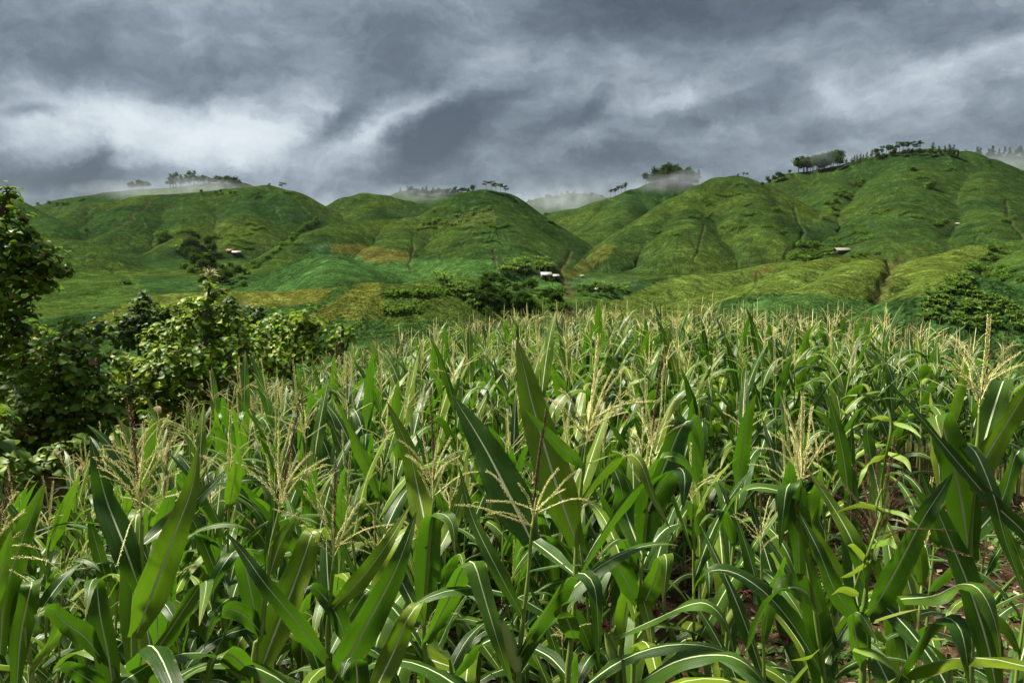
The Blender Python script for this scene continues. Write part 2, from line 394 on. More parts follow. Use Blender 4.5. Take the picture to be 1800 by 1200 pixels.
# radial grid centred below the viewpoint
def make_terrain():
    ang = np.concatenate([np.linspace(-180, -50, 60)[:-1], np.linspace(-50, -40, 60)[:-1], np.linspace(-40, 40, 1100), np.linspace(40, 50, 60)[1:], np.linspace(50, 180, 60)[1:]])
    rr = np.concatenate([np.geomspace(.5, 25, 90)[:-1], np.geomspace(25, 110, 90)[:-1], np.linspace(110, 720, 400), np.geomspace(722, 1250, 120), np.geomspace(1270, 4000, 24)])
    global ANG, RR
    ANG, RR = ang, rr
    A, R = np.meshgrid(np.radians(ang), rr, indexing='ij')
    X = R * np.sin(A); Y = R * np.cos(A)
    Z, U, D = height(X, Y, True)
    V = np.stack([X, Y, Z], -1)
    return V, U, D
TV, TU, TD = make_terrain()
# field crop colours, per vertex, with shade painted over the far hills; patches are traced outlines limited to a range of distance
base = np.zeros(TV.shape[:2] + (3,)); X, Y = TV[..., 0], TV[..., 1]; R = np.hypot(X, Y)
PX, PY = proj(np.where(TV[..., 1:2] > 1, TV, np.array([0, 1., 0])))
G0 = np.array([.018, .042, .009]); G1 = np.array([.042, .066, .009]); G2 = np.array([.008, .024, .007])
n1 = fbm(X / 70, Y / 70, 4, 51)[..., None]; n2 = fbm(X / 22, Y / 22, 3, 55)[..., None]
base[:] = G0
base = base + (G1 - G0) * np.clip(.30 + 1.1 * n1, 0, 1); base = base + (G2 - base) * np.clip(.12 + 1.0 * n2, 0, .6)
base = base * (1.12 - .22 * smooth(300, 430, R))[..., None] + np.array([.002, .002, .0015])  # far hills darkened in the crop colour to imitate cloud shade and haze
def inpoly(poly):
    m = np.zeros(PX.shape, bool); n = len(poly)
    for i in range(n):
        x1, y1 = poly[i]; x2, y2 = poly[(i + 1) % n]
        c = ((y1 > PY) != (y2 > PY)) & (PX < (x2 - x1) * (PY - y1) / ((y2 - y1) or 1e-9) + x1); m ^= c
    return m
PATCH = [  # outline, distance range, colour, strength
 ([(30, 425), (120, 422), (190, 440), (235, 485), (285, 530), (200, 545), (60, 560), (20, 500)], 150, 400, (.044, .070, .010), .5),
 ([(395, 518), (430, 505), (545, 440), (580, 428), (640, 455), (700, 470), (720, 487), (750, 500), (700, 497), (600, 492), (560, 508), (500, 515)], 200, 420, (0.031, 0.071, 0.017), .9),
 ([(680, 455), (830, 455), (870, 455), (880, 475), (990, 492), (990, 506), (900, 505), (800, 495), (750, 505), (700, 495), (650, 475)], 215, 430, (0.033, 0.074, 0.017), .9),
 ([(548, 430), (580, 430), (580, 450), (545, 448)], 250, 440, (0.028, 0.064, 0.023), .9),
 ([(580, 432), (640, 428), (720, 445), (720, 458), (690, 462), (660, 462), (620, 450), (585, 446)], 250, 450, (0.071, 0.067, 0.015), .85),
 ([(1000, 488), (1120, 492), (1115, 508), (1003, 502)], 220, 400, (0.038, 0.071, 0.027), .9),
 ([(170, 560), (280, 510), (420, 505), (590, 505), (560, 530), (420, 540), (250, 570), (100, 600)], 100, 250, (0.071, 0.084, 0.015), .85),
 ([(420, 510), (560, 505), (590, 508), (560, 535), (420, 540)], 120, 250, (0.077, 0.079, 0.015), .7),
 ([(540, 560), (600, 520), (640, 500), (675, 495), (672, 560)], 100, 200, (0.082, 0.089, 0.015), .9),
 ([(672, 490), (800, 495), (860, 560), (672, 570)], 100, 200, (0.040, 0.062, 0.010), .85),
 ([(985, 480), (1060, 430), (1085, 432), (1040, 475), (1000, 490)], 300, 480, (0.073, 0.076, 0.015), .7),
 ([(1280, 545), (1400, 490), (1440, 470), (1452, 474), (1350, 525), (1310, 550)], 120, 280, (0.031, 0.082, 0.022), .85),
 ([(1290, 570), (1300, 522), (1440, 518), (1560, 530), (1560, 570)], 50, 200, (0.031, 0.067, 0.015), .9),
 ([(1000, 560), (1200, 480), (1560, 440), (1700, 420), (1740, 440), (1690, 480), (1600, 540), (1560, 530), (1400, 515), (1300, 520), (1200, 570)], 120, 345, (0.071, 0.096, 0.015), .75),
 ([(1320, 484), (1350, 468), (1360, 470), (1330, 490)], 150, 400, (0.095, 0.062, 0.022), .8),
 ([(1640, 560), (1800, 575), (1900, 600), (1900, 680), (1640, 680)], 25, 98, (0.024, 0.060, 0.019), .9),
 ([(735, 395), (870, 365), (870, 395), (800, 400), (740, 405)], 400, 520, (0.052, 0.065, 0.017), .6),
]
wob = 2.5
PXs, PYs = PX, PY
PX = PX + 12 * fbm(X / 11, Y / 11, 4, 71); PY = PY + 5.0 * fbm(X / 9, Y / 9, 3, 72)
for poly, d0, d1, c, s in PATCH:
    s = s * .84; m = inpoly(poly) & (R > d0) & (R < d1) & (Y > 0)
    base[m] = base[m] * (1 - s) + np.array(c) * s * (1 + .25 * n2[m])
PX, PY = PXs, PYs
# near ground of the maize field: brown soil
m = (R < 30)[..., None]
soilw = (1 - smooth(20, 32, R))
# gullies and field paths: traced lines on the hills, cut into the ground
GULLY = [  # points, width m, depth m, soil 0..1, dmin, dmax
 ([(264, 338), (264, 352), (255, 368), (225, 392), (195, 408), (168, 416)], 2.4, .8, .8, 400, 700),
 ([(255, 395), (240, 410), (228, 430), (224, 462), (228, 480)], 2.2, 1.0, .25, 380, 600),
 ([(320, 345), (316, 368), (318, 390), (326, 404)], 1.6, .7, .3, 400, 700),
 ([(381, 345), (382, 372), (378, 396)], 1.6, .7, .2, 400, 700),
 ([(410, 352), (385, 384), (378, 400), (388, 424), (392, 438)], 2.0, 1.2, .6, 400, 700),
 ([(480, 358), (497, 392)], 1.8, 1.2, 0, 400, 700),
 ([(345, 365), (375, 388), (400, 394), (440, 396)], 1.6, .6, .1, 400, 700),
 ([(110, 425), (160, 450), (195, 475), (230, 496), (268, 520)], 3.0, 1.6, .1, 280, 480),
 ([(115, 512), (160, 518), (200, 516), (238, 517)], 1.5, .7, 0, 200, 420),
 ([(465, 440), (490, 432), (512, 426)], 3.0, .8, .9, 300, 600),
 ([(727, 428), (726, 442), (722, 455), (720, 462), (722, 478)], 2.0, 1.4, .6, 300, 480),
 ([(724, 430), (728, 410), (745, 396)], 1.6, .8, .15, 300, 520),
 ([(775, 430), (770, 440), (776, 453)], 2.0, 1.2, .4, 300, 460),
 ([(828, 428), (812, 446), (798, 455)], 1.4, .8, .35, 300, 460),
 ([(868, 436), (870, 452), (872, 470)], 2.0, 1.2, .6, 280, 460),
 ([(1003, 440), (1000, 452), (992, 462), (984, 470), (990, 486), (995, 500)], 3.0, 1.6, .8, 250, 480),
 ([(994, 500), (1004, 512), (1000, 524)], 3.6, .6, 1.0, 150, 400),
 ([(1238, 395), (1234, 415), (1228, 440), (1218, 458)], 1.8, 1.4, .5, 380, 560),
 ([(1396, 365), (1406, 392), (1412, 405), (1402, 430), (1380, 452)], 3.0, 2.2, .05, 350, 640),
 ([(1556, 452), (1566, 462), (1560, 480), (1550, 505), (1540, 532)], 3.4, 2.4, .8, 140, 330),
 ([(1582, 452), (1580, 462), (1570, 468)], 3.0, .8, .9, 140, 400),
 ([(1768, 350), (1775, 385), (1800, 420)], 2.4, 1.6, .5, 300, 600),
 ([(1480, 350), (1560, 332), (1620, 328), (1700, 335), (1760, 345)], 1.6, .8, 0, 350, 650),
 ([(1590, 405), (1660, 398), (1740, 400), (1795, 412)], 1.6, .8, 0, 300, 600),
 ([(1470, 476), (1510, 484), (1560, 494)], 1.8, 1.0, 0, 150, 300),
 ([(560, 532), (600, 536), (672, 560)], 1.2, .5, 0, 100, 220),
 ([(1330, 480), (1330, 500), (1300, 530)], 1.4, .6, .1, 150, 320),
]
AG = np.radians(ANG)
def gz(x, y):
    x = np.asarray(x, float); y = np.asarray(y, float)
    i = np.interp(np.arctan2(x, y), AG, np.arange(len(AG))); j = np.interp(np.hypot(x, y), RR, np.arange(len(RR)))
    i0 = np.clip(np.floor(i).astype(int), 0, len(AG) - 2); j0 = np.clip(np.floor(j).astype(int), 0, len(RR) - 2); fi = i - i0; fj = j - j0
    Z = TV[..., 2]
    return (Z[i0, j0] * (1 - fi) + Z[i0 + 1, j0] * fi) * (1 - fj) + (Z[i0, j0 + 1] * (1 - fi) + Z[i0 + 1, j0 + 1] * fi) * fj
RILL = []
rs = random.Random(5)
ZONES = [((1130, 395, 1330, 450), 34, 380, 560), ((1460, 340, 1730, 420), 46, 340, 600), ((150, 350, 500, 440), 44, 340, 640), ((640, 395, 960, 440), 30, 330, 520),
         ((1000, 420, 1120, 470), 8, 300, 520), ((60, 440, 230, 520), 10, 200, 420), ((1100, 470, 1540, 520), 20, 120, 330), ((1600, 450, 1790, 500), 12, 120, 300), ((560, 360, 760, 375), 8, 480, 700), ((1380, 320, 1480, 400), 8, 400, 660)]
for (xa, ya_, xb, yb), n, d0, d1 in ZONES:
    for _ in range(n):
        q = hit(xa + rs.random() * (xb - xa), ya_ + rs.random() * (yb - ya_), d0, d1)
        pts = [q]; x, y = q[0], q[1]; Ls = rs.uniform(14, 60)
        for st_ in range(int(Ls / 4)):
            gx = float(gz(x + 3, y) - gz(x - 3, y)); gy = float(gz(x, y + 3) - gz(x, y - 3)); g = math.hypot(gx, gy)
            if g < .6: break
            x -= 4 * gx / g; y -= 4 * gy / g; pts.append(np.array([x, y, 0]))
        if len(pts) > 2: RILL.append((pts, rs.uniform(.45, .8), rs.uniform(.3, .8), rs.random() ** 3 * .4))
SOIL = np.array([.075, .042, .024]); DKG = np.array([.024, .05, .013])
soil = np.zeros(X.shape)
for pts, w, dep, so in [([hit(a, b, d0, d1) for a, b in pts], w * .5, dep * .7, so * .7) for pts, w, dep, so, d0, d1 in GULLY] + RILL:
    q = pts
    dense = []
    for a, b in zip(q[:-1], q[1:]):
        if np.hypot(*(b - a)[:2]) > 120: continue
        dense.append((a, b))
    D = np.full(X.shape, 1e9)
    for a, b in dense:
        x0, x1 = sorted((a[0], b[0])); y0, y1 = sorted((a[1], b[1])); g = 5 * w
        sel = (X > x0 - g) & (X < x1 + g) & (Y > y0 - g) & (Y < y1 + g)
        if not sel.any(): continue
        xs = X[sel] + 1.2 * w * fbm(X[sel] / 8, Y[sel] / 8, 2, 5); ys = Y[sel] + 1.2 * w * fbm(X[sel] / 8, Y[sel] / 8, 2, 6)
        dx, dy = b[0] - a[0], b[1] - a[1]; t = np.clip(((xs - a[0]) * dx + (ys - a[1]) * dy) / (dx * dx + dy * dy + 1e-9), 0, 1)
        D[sel] = np.minimum(D[sel], np.hypot(xs - a[0] - t * dx, ys - a[1] - t * dy))
    k = np.exp(-(D / (w * .75)) ** 2)
    TV[..., 2] -= dep * k
    kk = (k * .75)[..., None]
    base = base * (1 - kk) + kk * (SOIL * so + DKG * (1 - so))
def terrain_object():
    mb = MB(); mb.grid(TV[:, ::1]); me = mb.mesh('ground', [], True)
    n = len(me.vertices)
    # outward winding up
    if me.polygons[5000].normal.z < 0: me.flip_normals()
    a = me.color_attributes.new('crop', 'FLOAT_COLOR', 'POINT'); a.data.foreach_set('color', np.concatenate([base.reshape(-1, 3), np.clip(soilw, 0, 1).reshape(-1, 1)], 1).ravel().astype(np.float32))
    st = np.stack([TU, TD], -1)
    for nm, arr in (('along', TU), ('down', TD)):
        at = me.attributes.new(nm, 'FLOAT', 'POINT'); at.data.foreach_set('value', arr.ravel().astype(np.float32))
    M = Mat('hill_crops')
    geo = M.n('ShaderNodeNewGeometry'); pos = geo.outputs['Position']
    ca = M.n('ShaderNodeAttribute', attribute_name='crop'); al = M.n('ShaderNodeAttribute', attribute_name='along'); dn = M.n('ShaderNodeAttribute', attribute_name='down')
    cb = M.n('ShaderNodeCombineXYZ'); M.l(M.math('MULTIPLY', al.outputs['Fac'], .24), cb.inputs[0]); M.l(M.math('MULTIPLY', dn.outputs['Fac'], .07), cb.inputs[1])
    streak = M.noise(cb.outputs[0], 1.0, 3, .6, .4)
    cb2 = M.n('ShaderNodeCombineXYZ'); M.l(M.math('MULTIPLY', al.outputs['Fac'], .05), cb2.inputs[0]); sp = M.n('ShaderNodeSeparateXYZ'); M.l(pos, sp.inputs[0])
    M.l(M.math('MULTIPLY', sp.outputs[2], .42), cb2.inputs[1])
    terr = M.noise(cb2.outputs[0], 1.0, 3, .6, .3)
    n1 = M.noise(pos, .35, 3, .6); n2 = M.noise(pos, 1.3, 2, .65); n3 = M.noise(pos, .05, 3, .5)
    col = ca.outputs['Color']
    n5 = M.noise(pos, .18, 4, .68)
    f = M.mapr(streak, .33, .66, .78, 1.18)
    for lv, dk in ((.42, .66), (.5, .72), (.58, .66)):
        f = M.math('MULTIPLY', f, M.math('ADD', M.mapr(M.math('ABSOLUTE', M.math('SUBTRACT', terr, lv)), .003, .011, dk, 1.0), M.mapr(n5, .5, .65, 0, .12)))
    f = M.math('MULTIPLY', f, M.mapr(n5, .34, .66, .86, 1.14))
    thin = M.math('ABSOLUTE', M.math('SUBTRACT', streak, .5)); f = M.math('MULTIPLY', f, M.mapr(thin, .0, .018, .74, 1.0))
    f = M.math('MULTIPLY', f, M.mapr(terr, .3, .6, .80, 1.10))
    f = M.math('MULTIPLY', f, M.mapr(n2, .32, .70, .45, 1.6))
    f = M.math('MULTIPLY', f, M.mapr(n1, .33, .67, .74, 1.26))
    f = M.math('MULTIPLY', f, M.mapr(n3, .3, .7, .85, 1.15))
    cb3 = M.n('ShaderNodeCombineXYZ')
    for i in range(3): M.l(f, cb3.inputs[i])
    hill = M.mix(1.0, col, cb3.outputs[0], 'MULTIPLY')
    # near soil
    s1 = M.noise(pos, 9, 5, .65); s2 = M.noise(pos, 60, 4, .7); vor = M.n('ShaderNodeTexVoronoi'); vor.inputs['Scale'].default_value = 34; M.l(pos, vor.inputs['Vector'])
    so = M.ramp(s1, [(.25, (.018, .011, .007)), (.5, (.058, .032, .019)), (.75, (.12, .072, .046))])
    so = M.mix(M.mapr(s2, .45, .75, 0, .7), so, (.13, .09, .06))
    fin = M.mix(ca.outputs['Alpha'], hill, so)
    hb = M.math('ADD', M.math('MULTIPLY', s1, .6), M.math('MULTIPLY', vor.outputs['Distance'], .25))
    hh = M.math('ADD', M.math('MULTIPLY', n2, 1.0), M.math('ADD', M.math('MULTIPLY', streak, .5), M.math('MULTIPLY', terr, .7)))
    b1 = M.n('ShaderNodeBump'); b1.inputs['Distance'].default_value = 1.3; M.l(hh, b1.inputs['Height'])
    M.l(M.math('SUBTRACT', .75, M.math('MULTIPLY', ca.outputs['Alpha'], .75)), b1.inputs['Strength'])
    b2 = M.n('ShaderNodeBump'); b2.inputs['Distance'].default_value = .07; M.l(hb, b2.inputs['Height']); M.l(ca.outputs['Alpha'], b2.inputs['Strength']); M.l(b1.outputs[0], b2.inputs['Normal'])
    m = M.bsdf(fin, 1.0, 0.0)
    bs = [n for n in M.t.nodes if n.type == 'BSDF_PRINCIPLED'][0]; M.l(b2.outputs[0], bs.inputs['Normal'])
    me.materials.append(m)
    o = bpy.data.objects.new('hills', me); COL.objects.link(o); tag(o, kind='structure'); return o
hills = terrain_object()
# ------------------------------------------------------------------ maize materials
def maize_leaf_mat():
    M = Mat('maize_leaf'); uv = M.n('ShaderNodeUVMap', uv_map='UVMap'); sp = M.n('ShaderNodeSeparateXYZ'); M.l(uv.outputs[0], sp.inputs[0])
    u, v = sp.outputs[0], sp.outputs[1]
    au = M.math('ABSOLUTE', M.math('SUBTRACT', u, .5))
    geo = M.n('ShaderNodeNewGeometry'); ri = geo.outputs['Random Per Island']
    oi = M.n('ShaderNodeObjectInfo')
    hue = M.math('FRACT', M.math('ADD', M.math('MULTIPLY', ri, 3.7), M.math('MULTIPLY', oi.outputs['Random'], 5.3)))
    c = M.ramp(hue, [(0, (.007, .030, .003)), (.36, (.020, .060, .004)), (.66, (.056, .120, .006)), (1, (.17, .235, .010))])
    n = M.noise(geo.outputs['Position'], 14, 3)
    c = M.mix(M.mapr(n, .35, .75, 0, .45), c, (.035, .075, .010))
    cb = M.n('ShaderNodeCombineXYZ'); M.l(M.math('MULTIPLY', u, 34), cb.inputs[0]); M.l(M.math('MULTIPLY', v, 1.2), cb.inputs[1]); M.l(oi.outputs['Random'], cb.inputs[2])
    vein = M.noise(cb.outputs[0], 1.0, 2, .5)
    c = M.mix(M.mapr(vein, .42, .7, 0, .55), c, (.05, .10, .018))
    # yellowing towards tips of some leaves, and pale flecks
    c = M.mix(M.math('MULTIPLY', M.mapr(v, .80, 1.0, 0, .7), M.mapr(hue, .3, .9, 0, 1)), c, (.20, .20, .035))
    fl = M.noise(geo.outputs['Position'], 75, 2, .5)
    c = M.mix(M.mapr(fl, .70, .76, 0, .55), c, (.22, .27, .07))
    br = M.noise(geo.outputs['Position'], 31, 3, .6); edge = M.math('MULTIPLY', M.mapr(au, .36, .5, 0, 1), M.mapr(br, .55, .62, 0, 1))
    tipb = M.math('MULTIPLY', M.mapr(v, .93, 1.0, 0, 1), M.mapr(hue, .4, .6, 0, 1))
    c = M.mix(M.math('MULTIPLY', M.math('MAXIMUM', edge, tipb), .75), c, (.20, .14, .06))
    c = M.mix(M.mapr(br, .70, .73, 0, .6), c, (.13, .085, .035))
    wdt = M.mapr(v, 0, 1, .062, .020)
    rib = M.math('SUBTRACT', 1.0, M.math('MULTIPLY', M.math('SUBTRACT', au, M.math('MULTIPLY', wdt, .55)), 60.0), clamp=True)
    c = M.mix(M.math('MULTIPLY', rib, .92), c, (.52, .58, .34))
    hgt = M.math('ADD', M.math('MULTIPLY', vein, .35), M.math('MULTIPLY', rib, -1.0))
    tr = M.mix(.55, c, (.14, .40, .006))
    return M.bsdf(c, M.mapr(n, .3, .7, .34, .46), .24, bump=hgt, bstr=.8, bdist=.003, trans=tr, transf=M.math('MULTIPLY', M.math('SUBTRACT', 1.0, rib), .26))
def simple_mat(name, cols, scale=12, rough=.7, spec=.35, trans=None, tf=0, bump=True, objrand=True):
    M = Mat(name); tcd = M.n('ShaderNodeTexCoord'); n = M.noise(tcd.outputs['Object'], scale, 4)
    if objrand:
        oi = M.n('ShaderNodeObjectInfo'); geo = M.n('ShaderNodeNewGeometry')
        r = M.math('FRACT', M.math('ADD', oi.outputs['Random'], M.math('MULTIPLY', geo.outputs['Random Per Island'], 7.1)))
        n = M.math('ADD', M.math('MULTIPLY', n, .5), M.math('MULTIPLY', r, .5))
    k = len(cols); c = M.ramp(n, [(.22 + .56 * i / (k - 1), cols[i]) for i in range(k)])
    return M.bsdf(c, rough, spec, bump=n if bump else None, bstr=.25, bdist=.004, trans=trans, transf=tf)
M_LEAF = maize_leaf_mat()
M_STALK = simple_mat('maize_stalk', [(.10, .16, .025), (.16, .24, .04), (.24, .30, .07)], 18, .5)
M_TAS = simple_mat('tassel_straw', [(.48, .47, .13), (.71, .68, .28), (.86, .82, .44)], 60, .75, .2, trans=(.5, .45, .15), tf=.2, bump=False)
M_TASG = simple_mat('tassel_green_straw', [(.22, .30, .06), (.40, .45, .13), (.55, .57, .23)], 60, .75, .2, trans=(.5, .5, .15), tf=.2, bump=False)
M_TASB = simple_mat('tassel_brown', [(.045, .022, .014), (.10, .052, .030), (.20, .12, .07)], 80, .8, .2, bump=False)
M_HUSK = simple_mat('husk', [(.11, .18, .03), (.20, .28, .06), (.30, .36, .11)], 30, .55)
M_SILK = simple_mat('silk', [(.035, .006, .006), (.085, .012, .010), (.13, .03, .02)], 90, .7)
# ------------------------------------------------------------------ maize geometry
def unit(v): return v / (np.linalg.norm(v, axis=-1, keepdims=True) + 1e-9)
def leaf_strip(mb, C, W0, wmax, fold=.3, wave=.2, seed=0, nu=5, mi=0):
    n = len(C); t = np.linspace(0, 1, n); T = unit(np.gradient(C, axis=0))
    W0 = np.broadcast_to(np.asarray(W0, float), C.shape); Wd = unit(W0 - (W0 * T).sum(1, keepdims=True) * T)
    Nn = np.cross(Wd, T)
    prof = (.42 + .58 * smooth(0, .30, t)) * np.clip(1 - t ** 2.6, 0, 1) ** .85 * (1 - .22 * t)
    hw = wmax * .5 * prof / .93
    r = random.Random(seed); ph = [r.uniform(0, 6.28) for _ in range(4)]; fr = r.uniform(9, 15)
    us = np.linspace(-1, 1, nu); V = np.zeros((n, nu, 3)); UV = np.zeros((n, nu, 2))
    for j, u in enumerate(us):
        wv_ = wave * hw * (abs(u) ** 2) * (np.sin(fr * t + ph[0 if u < 0 else 1]) + .5 * np.sin(2.3 * fr * t + ph[2 if u < 0 else 3])) * smooth(.05, .3, t)
        off = fold * abs(u) * hw * (1 - .6 * t) + wv_
        V[:, j] = C + u * hw[:, None] * Wd * math.sqrt(max(.2, 1 - fold * fold * .5)) + off[:, None] * Nn
        UV[:, j, 0] = u * .5 + .5; UV[:, j, 1] = t
    mb.grid(V, UV, mi)
def leaf_path(p0, az, L_, phi0, droop, n=16, curl=1.3, side=0.0):
    ds = L_ / (n - 1); p = np.array(p0, float); out = [p.copy()]
    for i in range(1, n):
        t = i / (n - 1); ph = phi0 - droop * t ** curl; a = az + side * t * t
        p = p + ds * np.array([math.cos(a) * math.cos(ph), math.sin(a) * math.cos(ph), math.sin(ph)]); out.append(p.copy())
    return np.array(out)
OCT = np.array([[1, 0, 0], [-1, 0, 0], [0, 1, 0], [0, -1, 0], [0, 0, 1.], [0, 0, -1.]])
OCF = np.array([[0, 2, 4], [2, 1, 4], [1, 3, 4], [3, 0, 4], [2, 0, 5], [1, 2, 5], [3, 1, 5], [0, 3, 5]])
def tassel_branch(mb, pts, lod, rs, mi=0, thick=1.0):
    pts = np.asarray(pts); Ls = np.linalg.norm(np.diff(pts, axis=0), axis=1).sum()
    if lod == 2:
        r = np.array([.0009] + [.0016 + .0011 * rs.random() for _ in range(len(pts) - 2)] + [.001]) * thick; mb.tube(pts, r, 3, mi); return
    mb.tube(pts, np.linspace(.0013, .0006, len(pts)) * thick * (1 if lod == 0 else 1.3), 4, mi)
    k = int(Ls / (.0062 if lod == 0 else .0125)); tt = np.linspace(.10, 1, k); s = np.linspace(0, 1, len(pts))
    Cn = np.stack([np.interp(tt, s, pts[:, i]) for i in range(3)], 1); T = unit(np.stack([np.interp(tt, s, unit(np.gradient(pts, axis=0))[:, i]) for i in range(3)], 1))
    A = unit(np.cross(T, np.array([.3, .9, .2]))); B = np.cross(T, A)
    for sd in (0, 1):
        ph = np.array([rs.uniform(-.8, .8) + sd * math.pi for _ in range(k)])[:, None]
        O = unit(A * np.cos(ph) + B * np.sin(ph)); D = unit(T * .92 + O * .40)
        ln = np.array([rs.uniform(.0027, .0040) for _ in range(k)])[:, None] * (1 if lod == 0 else 1.25) * thick ** .5; w = ln * .32
        c = Cn + O * .0017 * thick + D * ln * .8; S = np.cross(D, O)
        V = c[:, None] + (OCT[None, :, 0:1] * w[:, None] * O[:, None] + OCT[None, :, 1:2] * w[:, None] * S[:, None] + OCT[None, :, 2:3] * ln[:, None] * D[:, None])
        F = (OCF[None] + (np.arange(k) * 6)[:, None, None]).reshape(-1, 3)
        mb.add(V.reshape(-1, 3), F, None, mi)
def make_tassel(base, up, rs, size=1.0, nb=11, lod=1, spread=1.0, brown=False, tips=None, spike=None):
    """branched flower head: material 0 branches, 1 central spike"""
    mb = MB(); base = np.array(base, float); up = unit(np.array(up, float))
    rl = .10 * size; top = base + up * rl
    L_ = (.22 + .06 * rs.random()) * size
    e = top + up * L_ + np.array([rs.uniform(-.02, .02), rs.uniform(-.02, .02), 0]) if spike is None else np.array(spike)
    tt = np.linspace(0, 1, 8)[:, None]
    pts = base + (e - base) * tt + np.array([rs.uniform(-.006, .006), rs.uniform(-.006, .006), 0]) * np.sin(tt * 3.1)
    for _ in range(2 if lod < 2 else 1): tassel_branch(mb, pts[1:], lod, rs, 1, 1.7)
    az = rs.uniform(0, 6.28)
    def br(p0, p1, sag):
        t = np.linspace(0, 1, 7 if lod < 2 else 5)[:, None]; m = p0 + (p1 - p0) * t
        return m + np.array([0, 0, 1.]) * (sag * np.sin(t * math.pi) * np.linalg.norm(p1 - p0)) + (np.array([rs.uniform(-1, 1), rs.uniform(-1, 1), 0]) * .05 * np.sin(t * 5) * np.linalg.norm(p1 - p0))
    if tips is not None:
        for tp in tips: tassel_branch(mb, br(base + up * rl * rs.random() * .8, np.array(tp), rs.uniform(.06, .16)), lod, rs, 0, 1.15)
    for i in range(nb):
        az += 2.4 + rs.uniform(-.3, .3); p0 = base + (top - base) * (i / max(nb, 1)) * .95
        el = rs.uniform(.35, 1.15) / spread; ln = rs.uniform(.13, .24) * size
        d = np.array([math.cos(az) * math.cos(el), math.sin(az) * math.cos(el), math.sin(el)])
        tassel_branch(mb, br(p0, p0 + d * ln, rs.uniform(.03, .16)), lod, rs, 0)
    mb.tube([base - up * .02, base + up * .04, top], [.0032 * size, .0028 * size, .002 * size], 5, 0)
    return mb
def make_ear(parent, p, az, rs, mats=None):
    mb = MB(); d = np.array([math.cos(az) * .38, math.sin(az) * .38, .92]); d /= np.linalg.norm(d); t = np.linspace(0, 1, 9)
    pts = np.array(p) + d * (.21 * t[:, None]); r = .025 * np.sin(np.clip(t * 1.05 + .1, 0, 1) * math.pi * .82 + .35) ** .8 * np.where(t > .9, .55, 1)
    mb.tube(pts, r, 9)
    for k in range(3): leaf_strip(mb, leaf_path(pts[6] + d * .0, az + k * 2.1, .08, 1.0, .5, 6), np.array([-math.sin(az + k * 2.1), math.cos(az + k * 2.1), 0]), .022, seed=k, nu=3)
    e = mb.build('ear', M_HUSK, parent)
    sb = MB()
    for k in range(26):
        a = rs.uniform(0, 6.28); q = leaf_path(pts[-1], a, rs.uniform(.03, .06), rs.uniform(.2, 1.5), rs.uniform(.8, 2.2), 5); sb.tube(q, [.0028, .003, .003, .0025, .001], 3)
    sb.build('silk', M_SILK, e)
def plant_spec(rs, H, lod):
    """random maize plant: stalk points, leaves (path, width dir, width)"""
    lean = np.array([rs.uniform(-.05, .05), rs.uniform(-.05, .05), 0]); az0 = rs.uniform(0, 6.28)
    top = H - .36
    zs = np.linspace(0, 1, 9); S = np.array([[0, 0, 0]]) + lean * (zs[:, None] ** 2) * H + np.array([0, 0, 1.]) * (zs[:, None] * top)
    leaves = []; z = .25 if lod < 2 else .55; i = 0; gap = .155 if lod < 2 else .17
    while z < top - (.03 if lod == 0 else .10 if lod == 1 else .16):
        f = z / top; p = S[0] + lean * f ** 2 * H + np.array([0, 0, z]); az = az0 + math.pi * i + rs.uniform(-.45, .45)
        L_ = (.88 - .42 * max(0, f - .6) / .4) * rs.uniform(.82, 1.12) if f > .2 else .5
        up = rs.random() < .22
        phi = rs.uniform(1.05, 1.35) if f > .5 else rs.uniform(.75, 1.15)
        droop = (rs.uniform(.15, .8) if up or f > .86 else rs.uniform(1.4, 2.9)) * (1.0 if f > .4 else 1.1)
        C = leaf_path(p, az, L_, phi, droop, 15 if lod == 0 else (13 if lod == 1 else 9), rs.uniform(1.3, 2.4), rs.uniform(-.5, .5))
        tw = rs.uniform(-.5, .5); leaves.append((C, np.array([-math.sin(az + tw), math.cos(az + tw), rs.uniform(-.25, .25)]), ((.112 if lod else .104) - .026 * max(0, f - .6) / .4) * rs.uniform(.82, 1.12)))
        z += gap * rs.uniform(.85, 1.15); i += 1
    return S, leaves, top, lean, az0
def stalk_mesh(S, r0=.0125, r1=.005, n=7):
    mb = MB(); k = 26; s = np.linspace(0, 1, len(S)); t = np.linspace(0, 1, k); Q = np.stack([np.interp(t, s, S[:, i]) for i in range(3)], 1)
    r = r0 + (r1 - r0) * t; r = r * (1 + .16 * (np.arange(k) % 3 == 0)); mb.tube(Q, r, n); return mb
GRP = 'maize plants growing across the field'
